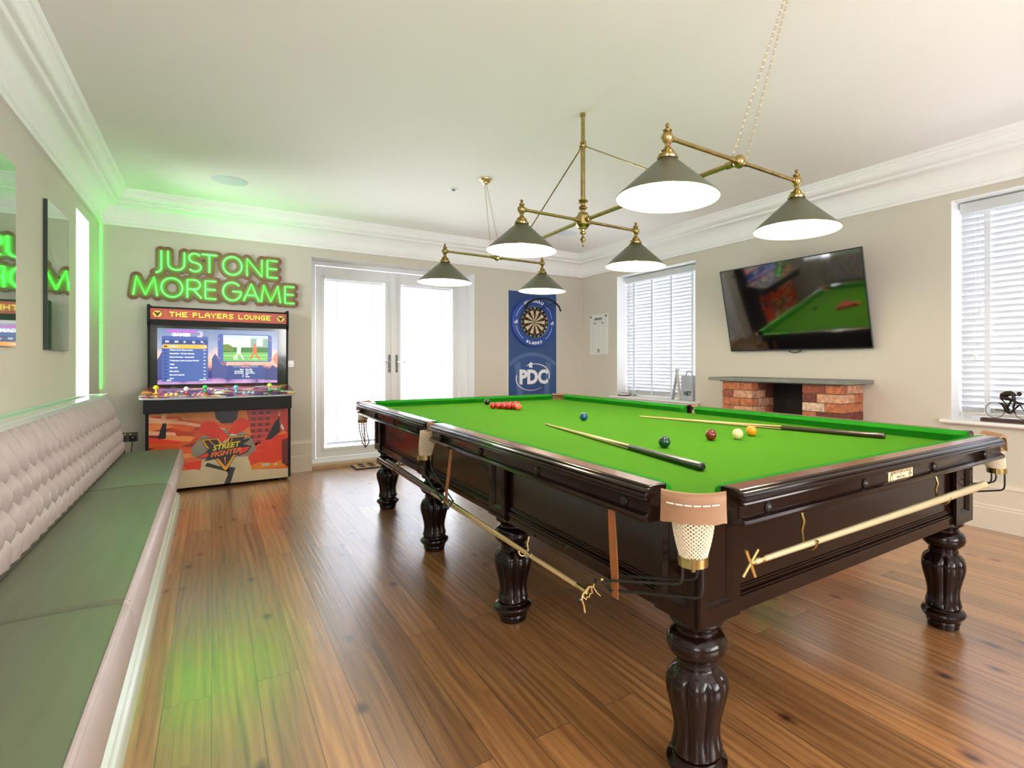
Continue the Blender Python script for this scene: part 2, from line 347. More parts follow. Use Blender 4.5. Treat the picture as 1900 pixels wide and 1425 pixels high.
def window_right(name, W):
    X = XR+0.235; y0, y1, z0, z1 = W; b = MB(); t = 0.055
    z0 += 0.008
    b.box(X, X+0.06, y0, y0+t, z0, z1, M_upvc).box(X, X+0.06, y1-t, y1, z0, z1, M_upvc)
    b.box(X, X+0.06, y0+t, y1-t, z0, z0+t, M_upvc).box(X, X+0.06, y0+t, y1-t, z1-t, z1, M_upvc)
    ym = (y0+y1)/2; zm = z0+(z1-z0)*0.56
    w_ = struct(b.build(name, smooth=False, bevel=0.003))
    g = MB().box(X+0.03, X+0.036, y0+t, y1-t, z0+t, z1-t, M_glass).build('window_glass', w_, smooth=False)
    return w_
window_right('window_1', WA); window_right('window_2', WB)
# narrow window at the far left
X = XL-0.24; b = MB(); y0, y1, z0, z1 = WS
b.box(X-0.05, X, y0, y0+0.04, z0, z1, M_upvc).box(X-0.05, X, y1-0.04, y1, z0, z1, M_upvc).box(X-0.05, X, y0+0.04, y1-0.04, z0, z0+0.04, M_upvc).box(X-0.05, X, y0+0.04, y1-0.04, z1-0.04, z1, M_upvc)
w3 = struct(b.build('window_3', smooth=False)); MB().box(X-0.03, X-0.024, y0+0.04, y1-0.04, z0+0.04, z1-0.04, M_glass).build('window_glass', w3, smooth=False)

def wood_blind(label, W, X, zlow):
    y0, y1, z0, z1 = W; y0 += 0.012; y1 -= 0.012
    t = thing('venetian_blind', label, 'blind', (X, (y0+y1)/2, z0)); Y = (y0+y1)/2; T = Matrix.Translation((-X, -Y, -z0))
    def nb(): q = MB(); q.M = T; return q
    nb().box(X-0.045, X-0.033, y0, y1, z1-0.085, z1-0.008, mat('grey_white_valance', (0.62, 0.63, 0.63), 0.5)).box(X-0.028, X+0.03, y0, y1, z1-0.05, z1-0.006, M_upvc).build('valance', t, smooth=False, bevel=0.002)
    n = int((z1-0.11-zlow)/0.0445); b = nb(); a = -math.radians(57); hw = 0.0245; th = 0.0014
    for i in range(n+1):
        z = zlow+0.03+i*0.0445; dx, dz = hw*math.cos(a), hw*math.sin(a); nx, nz = math.sin(a)*th, math.cos(a)*th
        for ya, yb in ((y0, y1),):
            p = [(X-dx+nx, z-dz-nz+0), (X+dx+nx, z+dz-nz), (X+dx-nx, z+dz+nz), (X-dx-nx, z-dz+nz)]
            b.strip([[(q[0], y, q[1]) for q in p] for y in (ya, yb)], M_blind)
    b.build('slats', t, smooth=False)
    nb().box(X-0.022, X+0.022, y0, y1, zlow-0.012, zlow+0.008, mat('blind_bottom_rail_cream', (0.62, 0.57, 0.48), 0.5)).build('bottom_rail', t, smooth=False, bevel=0.003)
    b = nb(); nt = 4
    for i in range(nt):
        y = y0+0.17+(y1-y0-0.34)*i/(nt-1)
        b.box(X-0.029, X-0.0275, y-0.019, y+0.019, zlow-0.005, z1-0.09, mat('ladder_tape', (0.80, 0.83, 0.88), 0.7, alpha=0.8))
    b.build('ladder_tapes', t, smooth=False)
    b = nb(); M_cord = mat('blind_cord', (0.8, 0.8, 0.78), 0.6)
    for y, z in ((y1-0.13, 1.58), (y1-0.10, 1.25)):
        b.tube([(X-0.038, y, z1-0.08), (X-0.038, y, z)], 0.0012, M_cord, 5)
        b.lathe([(0.001, 0), (0.009, -0.008), (0.010, -0.03), (0.006, -0.045), (0.001, -0.046)], (X-0.038, y, z), M_cord, 10)
    b.build('pull_cords', t)
wood_blind('white slatted blind in the window between the scoreboard and the television', WA, XR+0.175, 0.765)
wood_blind('white slatted blind behind the bronze cyclist, in the near right window', WB, XR+0.165, 0.80)

# french doors
YD = YB+0.235
def fdoor(name, x0, x1, hside):
    b = MB(); z0, z1 = 0.095, 2.30; s = 0.085
    gx0, gx1, gz0, gz1 = (x0+0.075, x1-0.075, 0.185, 2.175)
    for (a0, a1, c0, c1) in ((x0, gx0, z0, z1), (gx1, x1, z0, z1), (gx0, gx1, z0, gz0), (gx0, gx1, gz1, z1)):
        b.box(a0, a1, YD, YD+0.065, c0, c1, M_upvc)
    # glazing bead, bevelled towards the glass
    for k, (o0, o1, yy) in enumerate(((0.0, 0.014, -0.008),)):
        b.box(gx0-0.020, gx0+o1, YD+yy, YD+0.02, gz0-0.02, gz1+0.02, M_upvc).box(gx1-o1, gx1+0.020, YD+yy, YD+0.02, gz0-0.02, gz1+0.02, M_upvc)
        b.box(gx0, gx1, YD+yy, YD+0.02, gz0-0.02, gz0+o1, M_upvc).box(gx0, gx1, YD+yy, YD+0.02, gz1-o1, gz1+0.02, M_upvc)
    d = struct(b.build(name, smooth=False, bevel=0.003))
    MB().box(gx0, gx1, YD+0.022, YD+0.026, gz0, gz1, M_glass).build('door_glass', d, smooth=False)
    h = MB(); xc = x1-0.036 if hside > 0 else x0+0.036; M_h = mat('gunmetal_handle', (0.10, 0.10, 0.11), 0.3, 0.8)
    h.prism(rrect(xc-0.014, xc+0.014, 1.065, 1.285, 0.012), YD-0.010, YD, M_h, axis='y')
    h.tube([(xc, YD-0.008, 1.195), (xc, YD-0.045, 1.195)], 0.009, M_chrome, 10)
    h.tube([(xc, YD-0.045, 1.195), (xc-hside*0.03, YD-0.052, 1.197), (xc-hside*0.115, YD-0.048, 1.192)], [0.010, 0.010, 0.007], M_chrome, 10)
    h.torus((xc, YD-0.011, 1.11), 0.008, 0.003, M_chrome, axis='y', seg=14, ring=6)
    h.build('door_handle', d)
    return gx0, gx1, gz0, gz1
G1 = fdoor('door_1', 0.978, 1.832, 1); G2 = fdoor('door_2', 1.846, 2.700, -1)
b = MB()   # outer frame, meeting post and threshold
b.box(0.901, 0.972, YD-0.012, YD+0.085, 0.0, 2.354, M_upvc).box(2.706, 2.816, YD-0.012, YD+0.085, 0.0, 2.354, M_upvc)
b.box(0.972, 2.706, YD-0.012, YD+0.085, 2.306, 2.354, M_upvc).box(1.812, 1.866, YD-0.020, YD-0.0005, 0.095, 2.30, M_upvc)
b.box(0.972, 2.706, YD-0.03, YD+0.085, 0.052, 0.092, M_upvc)
b.prism([(YD-0.09, 0.045), (YD-0.03, 0.045), (YD-0.03, 0.085), (YD-0.05, 0.08)], 0.905, 2.812, M_upvc, axis='x')
struct(b.build('trim_4', smooth=False, bevel=0.003))
struct(MB().box(0.903, 2.814, YB-0.012, YD+0.08, 0.0, 0.045, mat('light_oak_threshold', (0.50, 0.34, 0.19), 0.4, var=0.2, stretch=(1, 8, 8))).build('trim_5', smooth=False, bevel=0.004))
def door_blind(label, g):
    x0, x1, z0, z1 = g; x0 += 0.012; x1 -= 0.012; Yb = YD+0.04; t = thing('door_blind', label, 'blind', ((x0+x1)/2, Yb, z0)); T = Matrix.Translation((-(x0+x1)/2, -Yb, -z0))
    b = MB(); b.M = T; a = -math.radians(61); hw = 0.0195; th = 0.0006; n = int((z1-z0-0.09)/0.0385)
    for i in range(n+1):
        z = z0+0.055+i*0.0385; dy, dz = hw*math.cos(a), hw*math.sin(a); ny, nz = math.sin(a)*th, math.cos(a)*th
        p = [(Yb-dy-ny, z-dz+nz), (Yb-dy+ny, z-dz-nz), (Yb+dy+ny, z+dz-nz), (Yb+dy-ny, z+dz+nz)]
        b.strip([[(x, q[0], q[1]) for q in p] for x in (x0+0.01, x1-0.01)], M_blind)
    b.build('slats', t, smooth=False)
    b = MB(); b.M = T; b.box(x0+0.005, x1-0.005, Yb-0.010, Yb+0.012, z1-0.035, z1-0.012, M_upvc); b.build('headrail', t, smooth=False)
    b = MB(); b.M = T; b.box(x0+0.01, x1-0.01, Yb-0.010, Yb+0.010, z0+0.018, z0+0.034, M_upvc); b.build('bottom_rail', t, smooth=False)
    b = MB(); b.M = T
    for x in (x0+0.14, x1-0.14): b.box(x-0.003, x+0.003, Yb-0.0165, Yb-0.0155, z0+0.03, z1-0.02, M_upvc)
    b.tube([(x1-0.06, Yb-0.017, z1-0.03), (x1-0.06, Yb-0.017, z0+0.25)], 0.002, M_upvc, 6)
    b.build('cords', t)
door_blind('fine slatted blind in the left leaf of the french doors', G1)
door_blind('fine slatted blind in the right leaf of the french doors, under the lamps', G2)

# ------------------------------------------------------------------ snooker table
T = thing('snooker_table', 'full-size mahogany snooker table with green baize and carved legs', 'snooker table', tuple(TC), TR)
HU, HV = 0.9425, 1.838; ZB, ZT = 0.817, 0.868
# bed with pocket cuts
def arc(cx, cy, r, a0, a1, n=8): return [(cx+r*math.cos(math.radians(a0+(a1-a0)*i/n)), cy+r*math.sin(math.radians(a0+(a1-a0)*i/n))) for i in range(n+1)]
out = []
rc = 0.082; cu_, cv_ = HU-0.004, HV-0.004
for (sx, sy, a0, a1) in ((1, 1, -85+0, -185), ):
    pass
def corner(sx, sy):
    pts = []
    for i in range(11):
        a = math.radians(-90-90*i/10)   # from below the corner round to its left
        pts.append((cu_+rc*math.cos(a), cv_+rc*math.sin(a)))
    pts = [(HU, cv_-rc)]+pts+[(cu_-rc, HV)]
    pts = [(sx*p[0], sy*p[1]) for p in pts]
    return pts if sx*sy > 0 else pts[::-1]
def midp(sx):
    pts = [(sx*(HU+0.012-0.052*math.sin(PI*i/10)), -0.050*math.cos(PI*i/10)) for i in range(11)]
    return pts if sx > 0 else pts[::-1]
out = midp(1)+corner(1, 1)+corner(-1, 1)+midp(-1)+corner(-1, -1)+corner(1, -1)
MB().prism(out, 0.770, ZB, M_baize).build('playing_surface', T, smooth=False, bevel=0.006)
# cushions and rails in a frame that runs along +y, outwards = +x
def along(P, sgn, swap):
    """P=(o,t,z): o outwards from the inner wood line, t along"""
    o, t, z = P
    return (sgn*(HU+o), t, z) if not swap else (t, sgn*(HV+o), z)
def cushion(sgn, swap, t0, t1, r0, r1):
    ts = []; n = 10
    for i in range(n+1): ts.append(t0+r0*(1-math.cos(PI/2*i/n)))
    for i in range(n+1): ts.append(t1-r1*(1-math.cos(PI/2*(n-i)/n)))
    secs = []
    for t in ts:
        e0 = min(1, (t-t0)/r0); e1 = min(1, (t1-t)/r1)
        k = math.sqrt(max(0, 1-(1-e0)**2))*math.sqrt(max(0, 1-(1-e1)**2)); k = 0.14+0.86*k; wd = 0.053*k
        prof = [(0.0, ZB-0.002), (0.0, ZT), (-0.012*k, ZT+0.0005), (-0.040*k, ZT-0.006), (-wd+0.003, ZT-0.013), (-wd, ZT-0.017), (-wd+0.004*k, ZT-0.023), (-0.034*k, ZB+0.006), (-0.032*k, ZB-0.002)]
        secs.append([along((o, t, z), sgn, swap) for o, z in prof])
    MB().strip(secs, M_cush).build('cushion', T, angle=35)
RP = [(0.0005, 0.8675), (0.050, 0.8680), (0.056, 0.866), (0.058, 0.862), (0.066, 0.8615), (0.072, 0.8585), (0.0735, 0.8545), (0.0715, 0.8515), (0.0765, 0.8485), (0.0785, 0.8445), (0.0765, 0.8405), (0.0715, 0.8375),
      (0.0725, 0.8335), (0.0685, 0.8305), (0.061, 0.8275), (0.061, 0.7995), (0.067, 0.7985), (0.0745, 0.7945), (0.0775, 0.7875), (0.0745, 0.7805), (0.067, 0.7755), (0.0005, 0.7755)]
def rail(sgn, swap, t0, t1, bolts):
    b = MB(); secs = []
    ins = lambda o: 0.030*(o/0.0785)**2
    for k in range(6):   # rounded returns at both ends
        f = k/5; secs.append((t0, f))
    sec = []
    for (t, q) in ((t0, 1), (t0+0.004, 0.35), (t0+0.012, 0), (t1-0.012, 0), (t1-0.004, 0.35), (t1, 1)):
        sec.append([along((o-(0.012*q if o > 0.03 else 0), t, z), sgn, swap) for o, z in RP])
    n = len(sec)
    b.strip(sec, M_mahog)
    # the broad top face keeps the redder polish
    top = [0, 1]
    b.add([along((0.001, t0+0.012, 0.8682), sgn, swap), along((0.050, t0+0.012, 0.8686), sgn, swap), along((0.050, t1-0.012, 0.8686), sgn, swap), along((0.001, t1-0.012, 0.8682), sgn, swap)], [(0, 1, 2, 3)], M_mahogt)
    r = b.build('rail', T, angle=28)
    for t in bolts:
        q = MB(); c = along((0.061, t, 0.811), sgn, swap); n = (sgn, 0, 0) if not swap else (0, sgn, 0)
        F = frame(c, (0, 1, 0) if not swap else (1, 0, 0), (0, 0, 1))
        nv = F.to_3x3() @ Vector((0, 0, 1)); s_ = 1 if nv.dot(Vector(n)) > 0 else -1
        q.M = F @ Matrix.Scale(s_, 4, (0, 0, 1)); q.lathe([(0.0155, 0), (0.0150, 0.004), (0.011, 0.008), (0.005, 0.0105), (0.0005, 0.011)], (0, 0, 0), M_bolt, 16, close=False)
        q.build('bolt', r)
    return r
CE = 1.741; ME = 0.048; EU = 0.845
for s in (-1, 1):
    for k in (-1, 1):
        t0, t1 = (ME, CE) if k > 0 else (-CE, -ME); r0, r1 = (0.035, 0.075) if k > 0 else (0.075, 0.035)
        cushion(s, False, t0, t1, r0, r1); rail(s, False, t0, t1, [k*0.19, k*0.68, k*1.17, k*1.645])
    cushion(s, True, -EU, EU, 0.075, 0.075); nr = rail(s, True, -EU, EU, [-0.737, -0.263, 0.205, 0.66])
    if s < 0: near_rail = nr
# maker's plate
b = MB(); F = frame((-0.039, -HV-0.0615, 0.811), (1, 0, 0), (0, 0, 1)); M_pl = mat('ivory_name_plate', (0.72, 0.56, 0.34), 0.4); M_ink = mat('brown_plate_ink', (0.14, 0.07, 0.03), 0.6)
b.poly(rrect(-0.082, 0.082, -0.0195, 0.0195, 0.003), F, M_pl, 0, 0.0015)
b.text('BURROUGHES & WATTS', 0.0125, F @ Matrix.Translation((0.004, 0.0115, 0.002)), M_ink, 0.0001, 0.0002, sx=1.05)
b.text('LIMITED', 0.004, F @ Matrix.Translation((0.0, 0.0035, 0.002)), M_ink, 0.0001)
b.text('Billiards Tables', 0.0095, F @ Matrix.Translation((0.0, -0.004, 0.002)), M_ink, 0.0001, 0.0001, sx=0.95)
b.text('19 SOHO SQUARE LONDON', 0.0055, F @ Matrix.Translation((0.0, -0.0125, 0.002)), M_ink, 0.0001, sx=0.95)
b.poly(circ(-0.063, -0.004, 0.010, 14, 0.014), F, M_ink, 0.0015, 0.0003); b.poly(circ(-0.063, -0.004, 0.0055, 12, 0.009), F, M_pl, 0.0018, 0.0003)
for dx, dy, rx, ry in ((0.062, 0.004, 0.004, 0.007), (0.054, -0.002, 0.004, 0.004), (0.070, -0.002, 0.004, 0.004), (0.062, -0.010, 0.003, 0.006)):
    b.poly(circ(dx, dy, rx, 10, ry), F, M_ink, 0.0015, 0.0003)
b.build('name_plate', T, smooth=False)['label'] = 'ivory maker\'s plate with brown lettering'
# cabinet: panels between square blocks above the legs
LU, LV = 0.787, (-1.70, -0.55, 0.55, 1.70); BH = 0.084; Z0, Z1 = 0.482, 0.7745
def apron(side, t0, t1, swap):
    b = MB(); base = 0.848 if not swap else 1.760; sg = side
    def bx(o0, o1, z0, z1, c0=t0, c1=t1):
        a, c = sorted((sg*(base+o0), sg*(base+o1)))
        if not swap: b.box(a, c, c0, c1, z0, z1, M_mahog)
        else: b.box(c0, c1, a, c, z0, z1, M_mahog)
    bx(-0.03, 0, 0.478, Z1); bx(0.0003, 0.010, 0.478, 0.515); bx(0.0003, 0.013, 0.515, 0.523); bx(0.0003, 0.009, 0.523, 0.529)
    bx(0.0003, 0.007, 0.5375, 0.5435); bx(0.0003, 0.004, 0.5435, 0.550)
    b.build('side_panel', T, smooth=False, bevel=0.002)
for s in (-1, 1):
    for a, c in zip(LV[:-1], LV[1:]): apron(s, a+BH, c-BH, False)
    apron(s, -LU+BH, LU-BH, True)
MB().box(-0.80, 0.80, -1.70, 1.70, 0.70, 0.769, M_blackm).build('slate_frame', T, smooth=False)
def legrf(r, z, a):
    if 0.098 < z < 0.335:
        k = min(1, (z-0.098)/0.012, (0.335-z)/0.02); l = abs(math.cos(4*a))**0.55
        return r*(1-0.13*k*(1-l))
    return r
LP = [(0.057, 0.0), (0.061, 0.004), (0.062, 0.020), (0.066, 0.024), (0.066, 0.030), (0.064, 0.034), (0.070, 0.040), (0.082, 0.055), (0.0865, 0.064), (0.084, 0.073), (0.072, 0.080), (0.068, 0.083), (0.067, 0.088), (0.060, 0.091), (0.057, 0.097),
      (0.060, 0.0985), (0.0715, 0.1005), (0.0715, 0.110), (0.067, 0.125), (0.0645, 0.145), (0.0650, 0.165), (0.0690, 0.190), (0.0765, 0.220), (0.0845, 0.250), (0.0880, 0.272), (0.0875, 0.290), (0.0820, 0.308), (0.0700, 0.322), (0.0590, 0.330), (0.0560, 0.336),
      (0.0585, 0.339), (0.0585, 0.345), (0.0550, 0.349), (0.0560, 0.356), (0.0680, 0.365), (0.0800, 0.378), (0.0855, 0.393), (0.0845, 0.410), (0.0770, 0.424), (0.0640, 0.432), (0.0600, 0.434), (0.0600, 0.440), (0.0560, 0.444), (0.0590, 0.450), (0.0700, 0.458), (0.0770, 0.464), (0.0780, 0.470), (0.0740, 0.480), (0.060, 0.4815)]
leg0 = None
for su in (-1, 1):
    for v in LV:
        if leg0 is None:
            leg0 = MB().lathe(LP, (0, 0, 0), M_mahog, 64, legrf).build('leg', T, angle=38, loc=(su*LU, v, 0))
        else:
            o = leg0.copy(); C.objects.link(o); o.parent = T; o.location = (su*LU, v, 0)
        b = MB(); c = 0.072; b.box(-c, c, -c, c, Z0, Z1, M_mahog)
        faces = [(su, 0)]+([(0, -1 if v < 0 else 1)] if abs(v) > 1 else [])
        for (fx, fy) in faces:
            n = Vector((fx, fy, 0)); r_ = Vector((0, 0, 1)).cross(n)*-1
            F = frame(n*c, tuple(-r_), (0, 0, 1)); b.M = F
            w1 = BH; w0 = BH-0.034; h = BH-c
            e = [(-w1, Z0), (w1, Z0), (w1, Z1), (-w1, Z1)]; f = [(-w0, Z0+0.045), (w0, Z0+0.045), (w0, Z1-0.02), (-w0, Z1-0.02)]; g = [(-w0+0.012, Z0+0.057), (w0-0.012, Z0+0.057), (w0-0.012, Z1-0.032), (-w0+0.012, Z1-0.032)]
            vs = [(p[0], p[1], h) for p in e]+[(p[0], p[1], h) for p in f]+[(p[0], p[1], 0.001) for p in g]+[(p[0], p[1], 0) for p in e]
            fs = [(i, (i+1) % 4, 4+(i+1) % 4, 4+i) for i in range(4)]+[(4+i, 4+(i+1) % 4, 8+(i+1) % 4, 8+i) for i in range(4)]+[(12+i, 12+(i+1) % 4, (i+1) % 4, i) for i in range(4)]
            b.add(vs, fs, M_mahog); b.M = Matrix.Identity(4)
        b.build('leg_block', T, smooth=False, loc=(su*LU, v, 0))
# pockets: leather, net, brass ring, ball rack, strap
def net(b, c0, c1, zt, zb, r0, r1, m, strands=22, turns=0.45, rad=0.0016, bulge=0.010):
    for sgn in (1, -1):
        for k in range(strands):
            pts = []
            for i in range(11):
                f = i/10; a = 2*PI*(k/strands)+sgn*turns*2*PI*f; r = r0+(r1-r0)*f+bulge*math.sin(PI*f)
                pts.append((c0[0]+(c1[0]-c0[0])*f+r*math.cos(a), c0[1]+(c1[1]-c0[1])*f+r*math.sin(a), zt+(zb-zt)*f))
            b.tube(pts, rad, m, 4)
    for f in (0.04, 1.0):
        b.torus((c0[0]+(c1[0]-c0[0])*f, c0[1]+(c1[1]-c0[1])*f, zt+(zb-zt)*f), r0+(r1-r0)*f, 0.002, m, seg=20, ring=5)
def pocket(cx, cy, du, dv, way, mid=False):
    """cx,cy pocket mouth; (du,dv) outward; way = run of the ball rack along v"""
    n = Vector((du, dv, 0)).normalized(); r = Vector((-n.y, n.x, 0)); o = Vector((cx, cy, 0))
    hw, bul, zt, zb = (0.078, 0.022, 0.872, 0.797) if not mid else (0.030, 0.006, 0.872, 0.812)
    P = lambda a, q, z: tuple(o+r*a+n*q+Vector((0, 0, z)))
    b = MB(); N = 16; secs = []
    for i in range(N+1):
        a = -1+2*i/N; x = a*hw; q = bul*(1-a*a); sc = 0.0018*math.sin(a*38)
        zz = zt-(0.0035*(1-a*a) if not mid else 0)
        secs.append([P(x, q-0.030, zz-0.014), P(x, q-0.020, zz-0.002), P(x, q-0.010, zz), P(x, q-0.002, zz-0.003), P(x, q+0.003, zz-0.012), P(x*1.0, q+0.002, zz-0.026), P(x*1.02, q+0.004, zb+sc), P(x*1.02, q+0.0015, zb+sc), P(x, q-0.002, zz-0.024), P(x, q-0.006, zz-0.014), P(x, q-0.014, zz-0.012), P(x, q-0.024, zz-0.016)])
    b.strip(secs, M_leather); lt = b.build('pocket_leather', T, angle=45)
    if not mid:
        b = MB(); st = mat('white_stitch', (0.85, 0.80, 0.68), 0.7)
        for i in range(6):
            a0 = -0.82+i*0.275; a1 = a0+0.225
            pts = [P(a*hw, bul*(1-a*a)+0.0042, zt-0.027-0.004*(1-a*a)) for a in (a0, (a0+a1)/2, a1)]
            b.tube(pts, 0.0022, st, 6, flat=0.8)
        b.build('stitching', lt)
    c0 = o+n*(-0.034 if not mid else 0.004); c1 = o+n*(0.0 if not mid else 0.020); zr = 0.706 if not mid else 0.690
    b = MB(); net(b, c0, c1, zt-0.045 if mid else 0.806, zr+0.004, 0.054 if not mid else 0.040, 0.031, M_net, 24 if not mid else 20, rad=0.0019, bulge=0.003); b.build('pocket_net', T)
    b = MB()
    prof = [(0.034, -0.012), (0.037, -0.012), (0.037, 0.010), (0.034, 0.010)]; seg = 28
    b.strip([[(c1.x+p[0]*math.cos(2*PI*i/seg), c1.y+p[0]*math.sin(2*PI*i/seg), zr+p[1]) for p in prof] for i in range(seg)], M_brass, closed_path=True)
    for k, ang in enumerate((0, 120, 240)):
        a = math.radians(ang)+math.atan2(n.y, n.x); b.tube([(c1.x+0.038*math.cos(a), c1.y+0.038*math.sin(a), zr-0.016), (c1.x+0.038*math.cos(a), c1.y+0.038*math.sin(a), zr+0.012)], 0.005, M_brass, 8)
    b.build('net_ring', T)
    # rack of three rods
    b = MB(); L = 0.285 if not mid else 0.35; ys = c1.y; xo = c1.x
    oo = Vector((du if du else (1 if cx > 0 else -1), 0, 0)).normalized(); end = Vector((c1.x+oo.x*(0.035 if not mid else 0.005), ys+way*L, 0.562 if not mid else 0.525))
    for (sx, sd, zz) in ((-0.026, 0.010, 0.012), (0.026, 0.010, 0.012), (0.0, -0.03, -0.030)):
        s0 = Vector((xo+sx, ys+way*sd, zr-0.012)); k1 = s0+Vector((0, 0, -0.055+zz*0.6)); e = end+Vector((sx*0.9, 0, zz*0.8))
        dirv = (e-k1).normalized(); pts = [s0, s0*0.5+k1*0.5]+[k1+Vector((0, 0, 0.022*(1-t)**2))+dirv*(0.022*t*t) for t in (0, 0.35, 0.65, 1)]+[e]
        b.tube(pts, 0.0036, M_black, 8)
    b.tube([end+Vector((-0.028, 0, 0.010)), end+Vector((0, 0, -0.028)), end+Vector((0.028, 0, 0.010))], 0.005, M_black, 8)
    b.sphere(end+Vector((oo.x*0.026, way*0.004, 0.010)), 0.006, M_bbrass, 10)
    b.build('ball_rack', T)
    # leather strap hanging from the lower bead
    xs = oo.x*1.0; ysd = ys+way*(L-0.02)
    b = MB(); e = end+Vector((oo.x*0.0, 0, 0)); pts = []
    for i in range(9):
        f = i/8; x = xs+(e.x-xs)*min(1, f*1.2); pts.append((x, ysd, 0.778-0.255*f))
    secs = []
    for i, p in enumerate(pts):
        wv = 0.0135+0.0035*math.sin(PI*min(1, i/8*1.0)); secs.append([(p[0]-0.0015, p[1]-wv, p[2]), (p[0]+0.0015, p[1]-wv, p[2]), (p[0]+0.0015, p[1]+wv, p[2]), (p[0]-0.0015, p[1]+wv, p[2])])
    b.strip(secs, M_strap).build('pocket_strap', T, smooth=False)
PK = [(-0.952, -1.846, -1, -1, 1, False), (-1.000, 0.0, -1, 0, -1, True), (-0.952, 1.846, -1, 1, -1, False),
      (0.952, -1.846, 1, -1, 1, False), (1.000, 0.0, 1, 0, -1, True), (0.952, 1.846, 1, 1, -1, False)]
for p in PK: pocket(*p)
# brass hooks that carry the rests
def hook(x, y, out, drop, m=M_brass):
    o = Vector(out); P = Vector((x, y, drop[0])); z1 = drop[1]
    pts = [P, P+Vector((0, 0, -0.012))+o*0.002, P+o*0.008+Vector((0, 0, -0.03)), P+o*0.002+Vector((0, 0, -0.055))]
    base = Vector((x, y, z1)); r = 0.020
    pts += [base+o*(0.004)+Vector((0, 0, 0.012))]+[base+o*(r+0.004-r*math.cos(a))-Vector((0, 0, r*math.sin(a)*0.9)) for a in (0.4, 0.9, 1.5, 2.1, 2.7)]+[base+o*(2*r+0.008)+Vector((0, 0, 0.010))]
    MB().tube(pts, [0.0045]*len(pts), m, 8).build('hook', T)
for u in (-0.575, 0.245): hook(u, -1.888, (0, -1, 0), (0.777, 0.694))
for v in (-0.86, 1.05): hook(-0.872, v, (-1, 0, 0), (0.480, 0.424))

# rests and cues
M_ash = mat('pale_ash', (0.66, 0.47, 0.22), 0.3, var=0.10, vscale=10, stretch=(20, 20, 1.5), coat=0.4)
M_ebony = mat('black_ebony', (0.010, 0.008, 0.007), 0.25, coat=0.5)
M_bronzep = mat('pale_brass_pole', (0.66, 0.56, 0.33), 0.32, 0.55, var=0.06)
def tw(u, v, z): return TC+Vector((u*math.cos(TR)-v*math.sin(TR), u*math.sin(TR)+v*math.cos(TR), z))
def stick(name, label, cat, A, B, rA, rB, split, mA, mB, tipm=None, group=None, tipname='tip'):
    A = Vector(A); B = Vector(B); t = thing(name, label, cat, tuple(A), 0, group); D = B-A
    l = D.length; d = D/l; P = lambda f: d*(l*f); R = lambda f: rA+(rB-rA)*f
    N = 10; pts = [P(0.012+(split-0.012)*i/N) for i in range(N+1)]
    MB().tube(pts, [R(0.012+(split-0.012)*i/N) for i in range(N+1)], mA, 16).build('shaft', t)
    b = MB(); k = [split+(1-split)*i/6 for i in range(7)]
    b.tube([P(f) for f in k]+[P(1)+d*0.004], [R(f)*1.003 for f in k]+[rB*0.7], mB, 16)
    # four points of the splice reach forward into the pale shaft
    a = d.orthogonal().normalized(); c = d.cross(a)
    for j in range(4):
        q = a*math.cos(PI/2*j+0.5)+c*math.sin(PI/2*j+0.5); w_ = d.cross(q)
        f0 = split-0.14
        vs = [P(f0)+q*R(f0)*1.02, P(split+0.002)+q*R(split)*1.01+w_*R(split)*0.35, P(split+0.002)+q*R(split)*1.03, P(split+0.002)+q*R(split)*1.01-w_*R(split)*0.35]
        b.add(vs, [(0, 1, 2), (0, 2, 3)], mB)
    b.build('butt', t)
    if tipm:
        MB().tube([P(0.0), P(0.012)], [R(0)*0.95, R(0.012)], tipm, 12).build(tipname, t)
    return t, d
M_tip = mat('chalked_tip', (0.35, 0.42, 0.20), 0.8)
stick('snooker_cue', 'ash snooker cue with ebony butt pointing at the near corner pocket, beside the green ball', 'cue', (1.606, 2.668, ZB+0.0062), (1.352, 1.226, ZB+0.0152), 0.0050, 0.0145, 0.67, M_ash, M_ebony, M_tip)
stick('snooker_cue', 'ash snooker cue lying behind the yellow and white balls, ebony butt near the right end', 'cue', (2.353, 2.690, ZB+0.0062), (2.640, 1.245, ZB+0.0152), 0.0050, 0.0145, 0.66, M_ash, mat('dark_rosewood_butt', (0.035, 0.016, 0.010), 0.3, coat=0.5, var=0.3), M_tip)
# cross rest on the near end
p0 = tw(-0.838, -1.925, 0.696); p1 = tw(0.578, -1.925, 0.703)
t, d = stick('cross_rest', 'pale pole with brass cross head hung across the near end of the table', 'snooker rest', p0, p1, 0.0070, 0.0150, 0.93, M_bronzep, M_bronzep)
b = MB(); a = Vector((0.64, -0.10, 0.76)).normalized()
for (q, m_) in ((Vector((-0.52, 0.0, 0.85)), M_bbrass), (Vector((0.80, 0.0, 0.60)), M_brass)):
    q = q-d*q.dot(d)*0.2; q.normalize(); b.tube([-q*0.040, q*0.040], 0.0045, m_, 10)
b.tube([(0, 0, 0), d*0.05], [0.006, 0.0078], M_bbrass, 12); b.build('cross_head', t)
